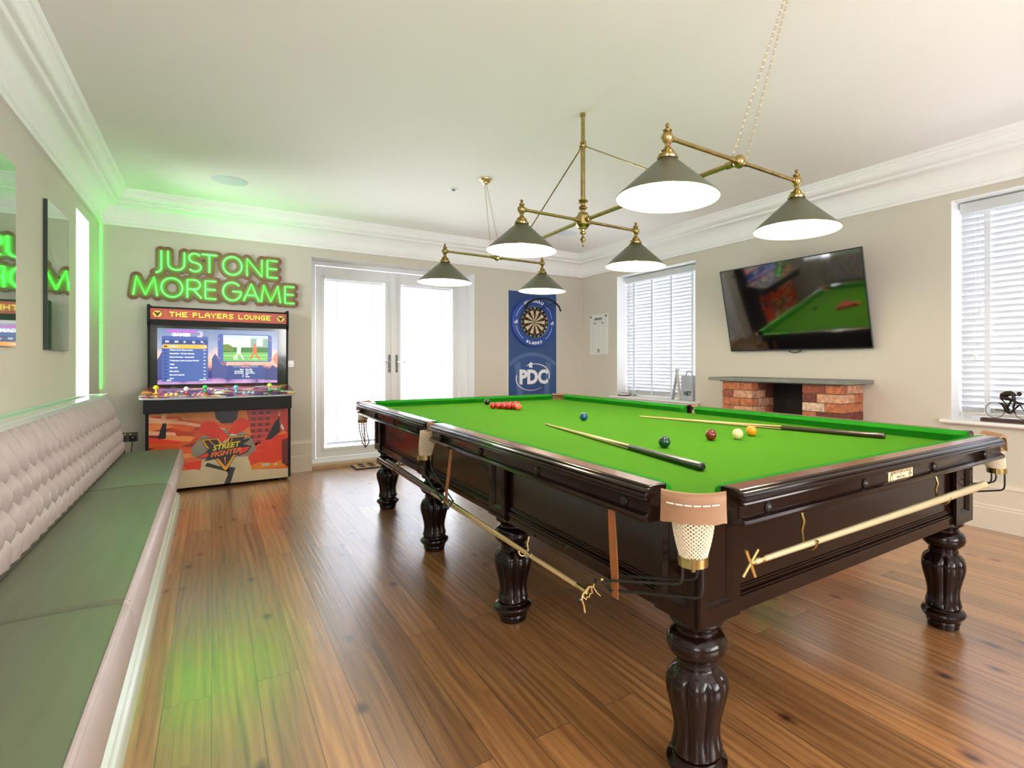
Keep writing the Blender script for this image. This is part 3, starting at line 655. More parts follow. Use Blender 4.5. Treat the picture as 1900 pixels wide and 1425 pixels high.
# long rests along the left side
p0 = tw(-0.912, -1.335, 0.434); p1 = tw(-0.900, 1.50, 0.440)
M_gdark = mat('dark_stained_ash', (0.03, 0.025, 0.018), 0.25, coat=0.6)
t, d = stick('spider_rest', 'long dark and pale rest with a brass spider head, hung along the left side', 'snooker rest', p0, p1, 0.0075, 0.0165, 0.55, M_ash, M_gdark)
b = MB(); A_d = Vector((0.556, -0.39, 0.73)).normalized(); L_d = Vector((0.34, -0.24, -0.91)).normalized(); G = lambda a, l: A_d*a+L_d*l
b.tube([G(-0.036, -0.002), G(-0.028, 0.004), G(-0.014, -0.006), G(0, -0.004), G(0.014, -0.006), G(0.028, 0.004), G(0.036, -0.002)], [0.0035, 0.0045, 0.004, 0.006, 0.004, 0.0045, 0.0035], M_bbrass, 8)
for k in (-1, 1):
    b.tube([G(k*0.028, 0.004), G(k*0.031, 0.026), G(k*0.038, 0.044)], 0.0032, M_bbrass, 8); b.tube([G(k*0.036, -0.002), G(k*0.046, -0.007)], 0.0062, M_black, 8)
    b.tube([G(k*0.020, 0.0), G(k*0.014, 0.016), G(k*0.007, 0.012), G(0, 0.018)], 0.0028, M_bbrass, 6)
b.tube([(0, 0, 0), tuple(d*0.06)], [0.008, 0.009], M_bbrass, 12); b.build('spider_head', t)
p0 = tw(-0.925, -1.03, 0.472); p1 = tw(-0.925, 1.27, 0.462)
stick('long_cue', 'long dark-butted cue hung beside the spider rest on the left side', 'cue', tw(-0.937, -1.00, 0.457), tw(-0.915, 1.19, 0.477), 0.0055, 0.0155, 0.40, M_ash, M_gdark, M_bbrass)

# balls
def ball(name, label, x, y, col, group=None, src=None):
    if src is None:
        o = MB().sphere((0, 0, 0), 0.02625, mat(name+'_resin', col, 0.06, coat=0.6, coatr=0.02), 32).build('snooker_ball')
    else:
        o = src.copy(); C.objects.link(o)
    o.location = (x, y, ZB+0.0263); return tag(o, label, 'ball', group)
ball('black', 'black snooker ball nearest the far cushion, alone behind the reds', 1.956, 4.233, (0.004, 0.004, 0.004))
ball('blue', 'blue snooker ball alone in the middle of the table', 1.924, 2.733, (0.0, 0.055, 0.16))
ball('green', 'dark green snooker ball beside the ebony-butted cue', 1.591, 1.657, (0.0, 0.045, 0.022))
ball('brown', 'brown-red snooker ball between the green and the cream ball', 1.924, 1.692, (0.17, 0.012, 0.004))
ball('cream', 'cream white cue ball touching distance from the orange-yellow ball', 2.058, 1.644, (0.80, 0.66, 0.32))
ball('yellow', 'orange-yellow snooker ball in front of the right-hand cue', 2.212, 1.683, (0.85, 0.31, 0.01))
ball('pink', 'orange-pink snooker ball at the front tip of the red triangle', 1.937, 3.626, (0.80, 0.13, 0.055))
red = None; ORD = [['at the tip of the red triangle, right behind the orange-pink ball'], ['left one of the second row of the red triangle', 'right one of the second row of the red triangle'],
    ['left end of the third row of the red triangle', 'middle of the third row of the red triangle', 'right end of the third row of the red triangle'],
    ['left end of the fourth row of the red triangle', 'second from left in the fourth row of the red triangle', 'third from left in the fourth row of the red triangle', 'right end of the fourth row of the red triangle'],
    ['left end of the back row of the red triangle, before the black', 'second from left in the back row of the red triangle', 'middle of the back row of the red triangle', 'fourth from left in the back row of the red triangle', 'right end of the back row of the red triangle']]
for i in range(5):
    for j in range(i+1):
        x = 1.937+(j-i/2)*0.0528; y = 3.626+0.0530+i*0.0458
        r = ball('red', 'red snooker ball, '+ORD[i][j], x+0.0007*i, y, (0.52, 0.010, 0.008), 'red balls racked in a triangle', red)
        red = red or r
# ------------------------------------------------------------------ billiard light
LT = thing('billiard_light', 'brass six-shade light hung from the ceiling over the snooker table', 'ceiling light', (1.93, 2.75, 0))
M_shade = mat('sage_green_metal_shade', (0.115, 0.12, 0.075), 0.38, 0.3, var=0.06, vscale=6)
M_shin = mat('white_shade_lining', (0.86, 0.82, 0.70), 0.5)
M_bulb = mat('glowing_bulb', (1, 0.95, 0.85), 0.3, emit=(1.0, 0.86, 0.62), estr=22)
ZR = 2.085; VN, VF = -1.215, 1.25; ZN, ZF = 2.083, 2.055
b = MB(); b.lathe([(0.0150, 0.0), (0.0150, 0.45)], (0, 0, 2.128), M_brass, 20); b.lathe([(0.0150, 0), (0.013, 0.01), (0.013, 0.189)], (0, 0, 2.578), M_brass, 20)
b.lathe([(0.010, 0), (0.022, 0.002), (0.024, 0.010), (0.017, 0.014), (0.017, 0.020), (0.023, 0.024), (0.022, 0.030), (0.010, 0.032)], (0, 0, 2.550), M_brass, 20)
b.lathe([(0.010, 0), (0.018, 0.003), (0.018, 0.021)], (0, 0, 2.7455), M_brass, 20)
b.build('stem', LT)
b = MB()
b.lathe([(0.004, -0.165), (0.007, -0.160), (0.005, -0.150), (0.006, -0.142), (0.018, -0.122), (0.019, -0.116), (0.012, -0.106), (0.006, -0.098), (0.006, -0.090), (0.020, -0.082), (0.021, -0.076), (0.012, -0.068), (0.014, -0.056), (0.030, -0.050), (0.030, -0.046)], (0, 0, ZR), M_brass, 20)
b.lathe([(0.020, -0.048), (0.030, -0.046), (0.046, -0.026), (0.046, 0.026), (0.030, 0.046), (0.020, 0.048)], (0, 0, ZR), M_brass, 8)
b.lathe([(0.030, 0.046), (0.030, 0.050), (0.014, 0.056), (0.013, 0.066), (0.026, 0.074), (0.030, 0.082), (0.024, 0.090), (0.014, 0.096), (0.014, 0.110), (0.028, 0.116), (0.034, 0.124), (0.030, 0.130), (0.013, 0.134)], (0, 0, ZR), M_brass, 20)
b.build('hub', LT, angle=28)
for s, v, z in ((-1, VN, ZN), (1, VF, ZF)):
    MB().tube([(0, s*0.04, ZR), (0, v-s*0.045, z)], 0.0115, M_brass, 14).lathe([(0.016, -0.01), (0.019, 0), (0.016, 0.01)], (0, 0, 0), M_brass, 4).build('long_arm', LT) if False else MB().tube([(0, s*0.04, ZR), (0, s*0.075, ZR), (0, s*0.077, ZR), (0, v-s*0.070, z), (0, v-s*0.068, z), (0, v-s*0.03, z)], [0.016, 0.016, 0.0115, 0.0115, 0.016, 0.016], M_brass, 14).build('long_arm', LT)
def crossarm(v, z, hl, ballr):
    b = MB()
    if ballr: b.sphere((0, v, z), ballr, M_brass, 24)
    for s in (-1, 1):
        a0 = ballr*0.8 if ballr else 0.04
        b.tube([(s*a0, v, z), (s*(a0+0.028), v, z), (s*(a0+0.030), v, z), (s*(hl-0.035), v, z), (s*(hl-0.033), v, z), (s*(hl-0.010), v, z)], [0.013, 0.013, 0.0095, 0.0095, 0.0125, 0.0125], M_brass, 12)
    b.build('cross_arm', LT)
HL = 0.440
for v, z, r in ((VN, ZN, 0.030), (0, ZR, 0), (VF, ZF, 0.028)): crossarm(v, z, HL, r)
src = None
for v, z in ((VN, ZN), (0, ZR), (VF, ZF)):
    for s in (-1, 1):
        L_ = (s*HL, v, z)
        if src is None:
            b = MB(); rz0, rz1 = -0.245, -0.088
            b.lathe([(0.2045, rz0), (0.207, rz0-0.001), (0.2065, rz0+0.003), (0.036, rz1), (0.030, rz1+0.002)], (0, 0, 0), M_shade, 56, close=False)
            b.lathe([(0.2045, rz0), (0.034, rz1-0.003), (0.002, rz1-0.001)], (0, 0, 0), M_shin, 56, close=False)
            sh = b.build('lamp_shade', LT, angle=30, loc=L_)
            q = MB().lathe([(0.002, rz1-0.001), (0.034, rz1-0.001), (0.041, rz1), (0.043, rz1+0.008), (0.038, rz1+0.012), (0.037, rz1+0.018), (0.026, rz1+0.026), (0.030, rz1+0.031), (0.018, rz1+0.040), (0.012, rz1+0.050), (0.011, rz1+0.060), (0.016, rz1+0.066),
                (0.025, rz1+0.080), (0.026, rz1+0.090), (0.020, rz1+0.102), (0.012, rz1+0.110), (0.018, rz1+0.114), (0.018, rz1+0.118), (0.009, rz1+0.124), (0.006, rz1+0.130), (0.010, rz1+0.137), (0.006, rz1+0.144), (0.001, rz1+0.146)], (0, 0, 0), M_brass, 24).build('finial', sh, angle=40)
            u = MB().lathe([(0.013, -0.10), (0.013, -0.135), (0.020, -0.150), (0.028, -0.172), (0.028, -0.186), (0.020, -0.203), (0.003, -0.210)], (0, 0, 0), M_bulb, 20).build('bulb', sh)
            src = (sh, q, u)
        else:
            sh = src[0].copy(); C.objects.link(sh); sh.parent = LT; sh.location = L_
            for k in src[1:]:
                c = k.copy(); C.objects.link(c); c.parent = sh
        pl = bpy.data.lights.new('bulb_light', 'POINT'); pl.energy = 8.5; pl.color = (1.0, 0.84, 0.60); pl.shadow_soft_size = 0.03
        po = bpy.data.objects.new('bulb_light', pl); C.objects.link(po); po.parent = LT; po.location = (s*HL, v, z-0.228)
# tie rods from the collar down to the long arm
b = MB()
for s in (-1, 1): b.tube([(0, s*0.020, 2.575), (0, s*0.030, 2.560), (0, s*0.045, 2.540), (0, s*0.86, (2.083 if s < 0 else 2.066)+0.010)], 0.0042, M_brass, 8)
for s in (-1, 1): b.lathe([(0.006, -0.012), (0.008, -0.006), (0.008, 0.016), (0.004, 0.02)], (0, s*0.024, 2.567), M_brass, 10)
b.build('tie_rods', LT)
# chains
M_chain = mat('brass_chain', (0.50, 0.36, 0.20), 0.35, 0.9)
def chain(P, Q):
    P = Vector(P); Q = Vector(Q); l = (Q-P).length; n = int(l/0.0135); b = MB(); d = (Q-P)/l
    a = d.orthogonal().normalized(); c = d.cross(a)
    for i in range(n):
        ctr = P+d*(l*(i+0.5)/n); x = a if i % 2 else c; pts = [ctr+d*0.0085*math.cos(t)+x*0.0042*math.sin(t) for t in [2*PI*k/8 for k in range(8)]]
        b.tube(pts+[pts[0]], 0.0011, M_chain, 4, caps=False)
    return b
for s, v, z, cy in ((-1, VN, ZN, -1.48), (1, VF, ZF, 1.466)):
    for sx in (-1, 1):
        chain((sx*0.045, v, z+0.010), (sx*0.006, cy, 2.742)).build('chain', LT)
    b = MB(); b.lathe([(0.010, -0.045), (0.024, -0.040), (0.026, -0.030), (0.040, -0.026), (0.044, -0.018), (0.054, -0.012), (0.058, -0.004), (0.058, -0.0005)], (0, cy, ZC), M_bbrass, 28); b.build('ceiling_rose', LT)

# ------------------------------------------------------------------ ceiling fittings
def disc(name, label, cat, x, y, r, m, th=0.006, rim=None, group=None):
    b = MB(); b.lathe([(0.001, -th), (r*0.93, -th), (r, -th*0.5), (r, -0.0003)], (0, 0, 0), m, 40); o = b.build(name, loc=(x, y, ZC)); tag(o, label, cat, group)
    if rim: MB().lathe(rim, (0, 0, 0), mat('grey_sensor_lens', (0.25, 0.26, 0.28), 0.3), 16).build('sensor_dome', o)
    return o
M_spk = mat('pale_speaker_grille', (0.66, 0.70, 0.75), 0.7, spec=0.2)
disc('ceiling_speaker', 'round pale grey ceiling speaker above the neon sign, left of the lamps', 'speaker', 0.13, 5.53, 0.133, M_spk)
disc('ceiling_speaker', 'round pale grey ceiling speaker behind the stem of the brass light', 'speaker', 3.55, 5.40, 0.133, M_spk)
disc('motion_sensor', 'small white ceiling sensor beside the far ceiling rose', 'sensor', 1.80, 4.62, 0.040, M_upvc, rim=[(0.020, -0.006), (0.018, -0.014), (0.008, -0.020), (0.001, -0.021)])

# ------------------------------------------------------------------ banquette
SY0, SY1 = 0.20, 5.50
SO = thing('banquette', 'long buttoned lilac-grey banquette with green seat pads along the left wall', 'sofa', (-0.5, 2.85, 0))
SM = Matrix.Translation((0.5, -2.85, 0))
M_lil = mat('lilac_grey_leather', (0.41, 0.345, 0.335), 0.38, var=0.05, vscale=6, bump=0.12, bscale=350)
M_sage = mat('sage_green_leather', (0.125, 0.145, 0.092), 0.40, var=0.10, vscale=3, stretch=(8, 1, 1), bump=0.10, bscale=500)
M_pipe = mat('dark_seam', (0.05, 0.03, 0.025), 0.6)
M_mint = mat('pale_gloss_paint', (0.66, 0.76, 0.70), 0.18, var=0.01)
def SB(): q = MB(); q.M = SM; return q
# tufted back
bp = [(-0.760, 0.880), (-0.735, 0.892), (-0.706, 0.892), (-0.688, 0.882), (-0.668, 0.855), (-0.650, 0.815), (-0.634, 0.765), (-0.622, 0.715), (-0.612, 0.660), (-0.600, 0.610), (-0.588, 0.560), (-0.574, 0.510), (-0.560, 0.455)]
def lerp_prof(f):
    L = [0]
    for i in range(1, len(bp)): L.append(L[-1]+math.dist(bp[i-1], bp[i]))
    t = f*L[-1]
    for i in range(1, len(bp)):
        if t <= L[i]+1e-9:
            k = (t-L[i-1])/(L[i]-L[i-1]); p = Vector(bp[i-1])*(1-k)+Vector(bp[i])*k; return p
    return Vector(bp[-1])
NR = 64; p_ = 0.1262; NC = int((SY1-SY0)/p_)*18
prof = [lerp_prof(i/NR) for i in range(NR+1)]; nrm = []
for i in range(NR+1):
    t = (prof[min(NR, i+1)]-prof[max(0, i-1)]).normalized(); nrm.append(Vector((-t.y, t.x)))
nrm = [n if n.x > 0 else -n for n in nrm]
zA, dz = 0.800, 0.094
vs = []; fs = []
for j in range(NC+1):
    y = SY0+(SY1-SY0)*j/NC; a = (y-SY0)/p_
    for i in range(NR+1):
        p = prof[i]; z = p.y; bb = (zA-z)/dz*0.5
        bb = max(0.0, min(1.5, bb)); low = max(0, (zA-z)/dz*0.5-1.5)
        u_, w_ = a+bb, a-bb
        h = (abs(math.sin(PI*u_))*abs(math.sin(PI*w_)))**0.36
        if i < 8: h = h*(0.25+0.75*i/8)+(1-(0.25+0.75*i/8))*0.55
        ed = min(1, min(y-SY0, SY1-y)/0.02); amp = 0.058*(1 if i < NR-14 else 1-0.75*(i-NR+14)/14)
        q = p+nrm[i]*(h*amp-0.020)
        if low > 0: q = q-nrm[i]*0.006*min(1, low*2)
        vs.append((q.x-(1-math.sqrt(max(0, 1-(1-ed)**2)))*0.02, y, q.y))
for j in range(NC):
    for i in range(NR): k = j*(NR+1)+i; fs.append((k, k+NR+1, k+NR+2, k+1))
b = SB(); b.add(vs, fs, M_lil)
e = [(p.x-0.02, p.y) for p in prof]+[(-0.80, 0.45), (-0.80, 0.905)]
b.prism(e, SY1-0.012, SY1-0.001, M_lil, axis='y'); b.build('buttoned_back', SO, angle=75)
b = SB(); b.tube([(-0.566, SY0, 0.474), (-0.566, SY1, 0.474)], 0.006, M_pipe, 6)
b.tube([(p.x+0.004, SY1+0.001, p.y) for p in prof[4::3]], 0.0035, M_pipe, 6); b.build('back_piping', SO)
ys = [(SY0, 2.072), (2.088, 3.948), (3.962, SY1)]
top = [(-0.585, 0.462), (-0.575, 0.471), (-0.50, 0.477), (-0.40, 0.480), (-0.30, 0.479), (-0.235, 0.475), (-0.213, 0.470)]
frt = [(-0.213, 0.470), (-0.203, 0.464), (-0.193, 0.448), (-0.187, 0.420), (-0.185, 0.385), (-0.188, 0.345), (-0.196, 0.312), (-0.210, 0.292), (-0.235, 0.285), (-0.585, 0.285), (-0.585, 0.462)]
for a, c in ys:
    secs_t = []; secs_f = []; r = 0.018
    for (y, k) in ((a, 1), (a+0.004, 0.5), (a+r*0.6, 0.12), (a+r, 0), (c-r, 0), (c-r*0.6, 0.12), (c-0.004, 0.5), (c, 1)):
        f = lambda q: (-0.385+(q[0]+0.385)*(1-0.03*k), y, 0.38+(q[1]-0.38)*(1-0.11*k))
        secs_t.append([f(q) for q in top]); secs_f.append([f(q) for q in frt])
    b = SB(); b.strip(secs_f, M_lil, closed_profile=False); b.add(secs_f[0]+secs_t[0], [tuple(range(len(frt)))[::-1]], M_lil); b.add(secs_f[-1], [tuple(range(len(frt)))], M_lil)
    cu = b.build('seat_cushion', SO, angle=40)
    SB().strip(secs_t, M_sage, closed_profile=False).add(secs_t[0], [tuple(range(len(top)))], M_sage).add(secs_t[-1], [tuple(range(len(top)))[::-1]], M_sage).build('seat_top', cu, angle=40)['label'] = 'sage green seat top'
    q = SB(); q.tube([(-0.212, a+0.01, 0.4705), (-0.212, c-0.01, 0.4705)], 0.0028, M_lil, 6); q.tube([(-0.203, a+0.01, 0.462), (-0.203, c-0.01, 0.462)], 0.0012, M_pipe, 5); q.build('piping', cu)
b = SB(); b.box(-0.80, -0.240, SY0, SY1-0.02, 0.0, 0.284, M_mint)
pf = [(-0.2395, 0.0), (-0.212, 0.0), (-0.210, 0.085), (-0.214, 0.095), (-0.222, 0.100), (-0.226, 0.112), (-0.233, 0.116), (-0.2395, 0.120)]
b.strip([[(q[0], y, q[1]) for q in pf] for y in (SY0, SY1-0.01)], M_mint); b.box(-0.2395, -0.228, SY0, SY1-0.02, 0.255, 0.2835, M_mint); b.build('plinth', SO, angle=25)['label'] = 'pale gloss painted plinth'
# ledge behind the banquette
LG = thing('back_ledge', 'pale painted ledge with a green slot, behind the banquette back', 'ledge', (-0.76, 2.85, 0.9)); LM = Matrix.Translation((0.76, -2.85, -0.9))
b = MB(); b.M = LM; zl = 0.938; ye = 5.62; x0, x1, s0, s1 = XL+0.001, -0.672, -0.802, -0.748; sy0, sy1 = 1.9, 5.30
b.box(x0, s0, SY0, ye, zl-0.027, zl, M_mint).box(s1, x1, SY0, ye, zl-0.027, zl, M_mint).box(s0, s1, sy1, ye, zl-0.027, zl, M_mint).box(s0, s1, SY0, sy0, zl-0.027, zl, M_mint)
b.box(x0, -0.806, SY0, SY1, 0.0, zl-0.0275, M_mint)
b.build('ledge_board', LG, smooth=False, bevel=0.002)
b = MB(); b.M = LM; b.box(s0, s1, sy0, sy1, zl-0.0268, zl-0.020, mat('green_slot_glow', (0.02, 0.25, 0.09), 0.3, emit=(0.02, 0.42, 0.12), estr=0.25)); b.build('slot_glow', LG, smooth=False)['label'] = 'green slot floor with an added glow'  # weak green glow added to the slot floor, not a lamp of the ledge

# ------------------------------------------------------------------ pictures on the left wall
def picture(label, y0, y1, z0, z1, art):
    o = thing('glossy_picture', label, 'picture', (XL, (y0+y1)/2, (z0+z1)/2)); w2, h2 = (y1-y0)/2, (z1-z0)/2
    MB().box(0.0005, 0.020, -w2, w2, -h2, h2, mat('dark_picture_edge', (0.03, 0.05, 0.035), 0.3)).build('backing', o, smooth=False)
    F = frame((0.0202, 0, 0), (0, 1, 0), (0, 0, 1)); b = MB(); M_art = mat('dark_green_print', (0.045, 0.12, 0.060), 0.045, coat=1.0, coatr=0.01, spec=0.9)
    b.poly(rect(-w2, w2, -h2, h2), F, M_art, 0, 0.001); M_lt = mat('pale_print', (0.30, 0.36, 0.28), 0.045, coat=1.0, coatr=0.01)
    art(b, F, M_lt); b.build('print', o, smooth=False)
def skull(b, F, m):
    for s in (-1, 1):
        pts = []; inn = []
        for i in range(11):
            a = i/10; x = s*(0.05+0.17*math.sin(a*2.0)); y = 0.10+0.24*a**1.3; wv = 0.035*(1-a)**0.8+0.003; pts.append((x+wv*0.6*s, y-wv*0.3)); inn.append((x-wv*0.6*s, y+wv*0.5))
        b.poly(pts+inn[::-1], F, m, 0.001, 0.0003)
    for (x, y, rx, ry) in ((0, 0.06, 0.045, 0.05), (0, -0.03, 0.028, 0.06), (0.0, -0.13, 0.012, 0.09), (0.006, -0.25, 0.006, 0.06)): b.poly(circ(x, y, rx, 14, ry), F, m, 0.001, 0.0003)
picture('narrow glossy dark green picture of pale horns beside the slit window', 4.502, 5.09, 1.264, 2.180, skull)
picture('glossy dark green picture cut by the left edge, reflecting the neon sign', 3.27, 3.862, 1.264, 2.180, lambda b, F, m: None)

# ------------------------------------------------------------------ neon sign
NS = thing('neon_sign', 'green neon sign reading JUST ONE MORE GAME above the arcade machine', 'sign', (0.07, YB, 2.04))
def A_(cx, cy, rx, ry, a0, a1, n=14): return [(cx+rx*math.cos(math.radians(a0+(a1-a0)*i/n)), cy+ry*math.sin(math.radians(a0+(a1-a0)*i/n))) for i in range(n+1)]
def glyph(c, x0, x1, y0, h):
    w = x1-x0; X = lambda f: x0+w*f; Y = lambda f: y0+h*f; mx = (x0+x1)/2
    if c == 'J': return [[(x1, Y(1)), (x1, Y(0.05))]+A_(x1-w*0.95, Y(0.05), w*0.95, h*0.26, 0, -85, 8)]
    if c == 'U': return [[(x0, Y(1)), (x0, Y(0.33))]+A_(mx, Y(0.33), w/2, h*0.33, 180, 360)+[(x1, Y(1))]]
    if c == 'S': return [A_(mx, Y(0.745), w*0.47, h*0.255, 35, 270, 12)+A_(mx, Y(0.245), w*0.5, h*0.245, 90, -145, 12)]
    if c == 'T': return [[(x0, Y(1)), (x1, Y(1))], [(mx, Y(1)), (mx, Y(0))]]
    if c == 'O': return [A_(mx, Y(0.5), w/2, h*0.52, 90, 450, 26)]
    if c == 'N': return [[(x0, Y(0)), (x0, Y(1)), (x1, Y(0)), (x1, Y(1))]]
    if c == 'E': return [[(x1, Y(1)), (x0, Y(1)), (x0, Y(0)), (x1, Y(0))], [(x0, Y(0.52)), (X(0.95), Y(0.52))]]
    if c == 'M': return [[(x0, Y(0)), (X(0.13), Y(1)), (mx, Y(0.03)), (X(0.87), Y(1)), (x1, Y(0))]]
    if c == 'R': return [[(x0, Y(0)), (x0, Y(1)), (X(0.5), Y(1))]+A_(X(0.5), Y(0.74), w*0.42, h*0.26, 90, -90, 8)+[(x0, Y(0.48))], [(X(0.42), Y(0.48)), (x1, Y(0))]]
    if c == 'G': return [A_(mx, Y(0.5), w*0.5, h*0.52, 42, 360, 20)+[(X(0.52), Y(0.5))]]
    if c == 'A': return [[(x0, Y(0)), (mx, Y(1)), (x1, Y(0))], [(X(0.2), Y(0.34)), (X(0.8), Y(0.34))]]
ROW1 = [('J', -0.442, -0.394), ('U', -0.343, -0.217), ('S', -0.184, -0.085), ('T', -0.081, 0.046), ('O', 0.095, 0.255), ('N', 0.300, 0.432), ('E', 0.480, 0.572)]
ROW2 = [('M', -0.600, -0.424), ('O', -0.394, -0.232), ('R', -0.194, -0.082), ('E', -0.050, 0.037), ('G', 0.095, 0.250), ('A', 0.270, 0.406), ('M', 0.425, 0.600), ('E', 0.642, 0.728)]
M_neon = mat('green_neon_tube', (0.3, 0.9, 0.5), 0.4, emit=(0.006, 1.0, 0.014), estr=15.0)
NEM = Matrix.Translation((-0.07, -YB, -2.04))
strokes = []
def row(R, y0):
    b = MB(); b.M = NEM
    for c, x0, x1 in R:
        for st in glyph(c, x0, x1, y0, 0.176):
            strokes.append(st); b.tube([(x, YB-0.030, z) for x, z in st], 0.0045, M_neon, 6)
    o = b.build('neon_lettering', NS)
row(ROW1, 2.083); row(ROW2, 1.822)
def dist(px, pz):
    d = 9
    for st in strokes:
        for (a, c), (e_, f) in zip(st[:-1], st[1:]):
            vx, vz = e_-a, f-c; L2 = vx*vx+vz*vz; t = max(0, min(1, ((px-a)*vx+(pz-c)*vz)/(L2+1e-12)))
            q = math.hypot(px-a-vx*t, pz-c-vz*t)
            if q < d: d = q
    return d
gs = 0.011; gx0, gz0, nx, nz = -0.68, 1.74, 136, 56; R0 = 0.043
D_ = [[dist(gx0+i*gs, gz0+j*gs)-R0 for j in range(nz+1)] for i in range(nx+1)]
b = MB(); b.M = NEM; yf, ybk = YB-0.022, YB-0.008; M_back = mat('smoky_acrylic_back', (0.25, 0.10, 0.09), 0.8, spec=0.08)
for i in range(nx):
    for j in range(nz):
        cs = [(i, j), (i+1, j), (i+1, j+1), (i, j+1)]; pts = []; edge = []
        for k in range(4):
            (a, c), (e_, f) = cs[k], cs[(k+1) % 4]; d0, d1 = D_[a][c], D_[e_][f]
            if d0 < 0: pts.append((gx0+a*gs, gz0+c*gs))
            if (d0 < 0) != (d1 < 0):
                t = d0/(d0-d1); q = (gx0+(a+(e_-a)*t)*gs, gz0+(c+(f-c)*t)*gs); pts.append(q); edge.append(q)
        if len(pts) >= 3:
            b.add([(x, yf, z) for x, z in pts], [tuple(range(len(pts)))], M_back)
            if len(edge) == 2:
                (x0, z0), (x1, z1) = edge; b.add([(x0, yf, z0), (x1, yf, z1), (x1, ybk, z1), (x0, ybk, z0)], [(0, 1, 2, 3)], M_back)
for sx, sz in ((-0.55, 1.84), (-0.3, 2.2), (0.1, 1.9), (0.5, 2.2), (0.68, 1.84)): b.tube([(sx, YB-0.0005, sz), (sx, ybk, sz)], 0.006, M_chrome, 8)
b.build('backing_board', NS, smooth=False)
b = MB(); b.M = NEM; b.tube([(-0.53, YB-0.006, 1.80), (-0.50, YB-0.004, 1.75), (-0.475, YB-0.004, 1.70)], 0.0015, M_upvc, 5); b.build('power_cable', NS)

o = thing('corner_light_strip', 'thin green light strip running up the back left corner of the room', 'light strip', (XL, YB, 0.95))
MB().box(0.0005, 0.006, -0.006, -0.0005, 0.0, 1.49, mat('green_led_strip', (0.02, 0.3, 0.05), 0.4, emit=(0.02, 1.0, 0.03), estr=9.0)).build('strip', o, smooth=False)

# ------------------------------------------------------------------ arcade machine
AO = (0.086, 6.28, 0); AR = thing('arcade_machine', 'wide black arcade machine with orange front artwork against the back wall', 'arcade machine', AO)
AM = Matrix.Translation((-AO[0], -AO[1], 0))
def AB(): q = MB(); q.M = AM; return q
M_cab = mat('black_cabinet_board', (0.005, 0.006, 0.006), 0.5, spec=0.25)
aL, aR = -0.484, 0.656
b = AB()
side = [(6.10, 0.030), (6.465, 0.030), (6.465, 1.722), (6.255, 1.722), (6.245, 1.565), (6.285, 1.52), (6.315, 1.0), (6.30, 0.955), (6.10, 0.90)]
for x in (aL, aR-0.020): b.prism(side, x, x+0.020, M_cab, axis='x')
b.box(aL+0.02, aR-0.02, 6.44, 6.46, 0.05, 1.70, M_cab); b.box(aL+0.02, aR-0.02, 6.26, 6.44, 1.690, 1.705, M_cab)
b.box(aL+0.02, aR-0.02, 6.102, 6.112, 0.035, 0.75, M_cab)
b.build('cabinet', AR, smooth=False, bevel=0.0015)
for x in (aL+0.08, aR-0.10): AB().lathe([(0.02, 0), (0.022, 0.01), (0.015, 0.03)], (x, 6.16, 0.0), M_black, 12).build('foot', AR)
for x in (aL+0.08, aR-0.10): AB().lathe([(0.02, 0), (0.022, 0.01), (0.015, 0.03)], (x, 6.42, 0.0), M_black, 12).build('foot', AR)
# marquee
b = AB(); b.prism([(6.262, 1.535), (6.44, 1.535), (6.44, 1.695), (6.262, 1.695)], aL+0.0205, aR-0.0205, M_cab, axis='x'); mq = b.build('marquee', AR, smooth=False)
F = FB(0.086, 6.2615, 1.637); b = AB(); M_rust = mat('rust_red_marquee_print', (0.33, 0.060, 0.035), 0.45, var=0.25, vscale=14, emit=(0.33, 0.06, 0.035), estr=0.25)
M_gold = mat('yellow_pixel_lettering', (0.85, 0.62, 0.05), 0.4, emit=(0.9, 0.66, 0.08), estr=0.35); M_green = mat('dark_green_shadow_print', (0.07, 0.10, 0.02), 0.5); M_amb = mat('amber_emblem_gold', (0.80, 0.52, 0.10), 0.4)
hw = (aR-aL)/2-0.022
b.poly(rect(-hw, hw, -0.050, 0.050), F, M_rust, 0, 0.0008)
MX = F.copy()
# blocky lettering drawn on a 5x5 grid
PX = {'T': ['#####', '..#..', '..#..', '..#..', '..#..'], 'H': ['#...#', '#...#', '#####', '#...#', '#...#'], 'E': ['#####', '#....', '####.', '#....', '#####'], 'P': ['####.', '#...#', '####.', '#....', '#....'],
      'L': ['#....', '#....', '#....', '#....', '#####'], 'A': ['.###.', '#...#', '#####', '#...#', '#...#'], 'Y': ['#...#', '.#.#.', '..#..', '..#..', '..#..'], 'R': ['####.', '#...#', '####.', '#..#.', '#...#'],
      'S': ['.####', '#....', '.###.', '....#', '####.'], 'O': ['.###.', '#...#', '#...#', '#...#', '.###.'], 'U': ['#...#', '#...#', '#...#', '#...#', '.###.'], 'N': ['#...#', '##..#', '#.#.#', '#..##', '#...#'], 'G': ['.####', '#....', '#.###', '#...#', '.####']}
def pixels(b, s, x, y, ch, cw, gap, F, m, lift):
    for c in s:
        if c != ' ':
            for r_, line in enumerate(PX[c]):
                k = 0
                while k < 5:
                    if line[k] == '#':
                        e_ = k
                        while e_ < 5 and line[e_] == '#': e_ += 1
                        b.poly(rect(x+k*cw, x+e_*cw, y-(r_+1)*ch, y-r_*ch), F, m, lift, 0.0005); k = e_
                    else: k += 1
            x += 5*cw+gap
        else: x += 4.2*cw
    return x
txt = 'THE PLAYERS LOUNGE'; cw = 0.0078; gap = 0.0085
tw_ = sum(5*cw+gap if c != ' ' else 4.2*cw for c in txt)-gap
pixels(b, txt, -tw_/2+0.0035, 0.0215, 0.0095, cw, gap, F, M_green, 0.0008); pixels(b, txt, -tw_/2, 0.0255, 0.0095, cw, gap, F, M_gold, 0.0014)
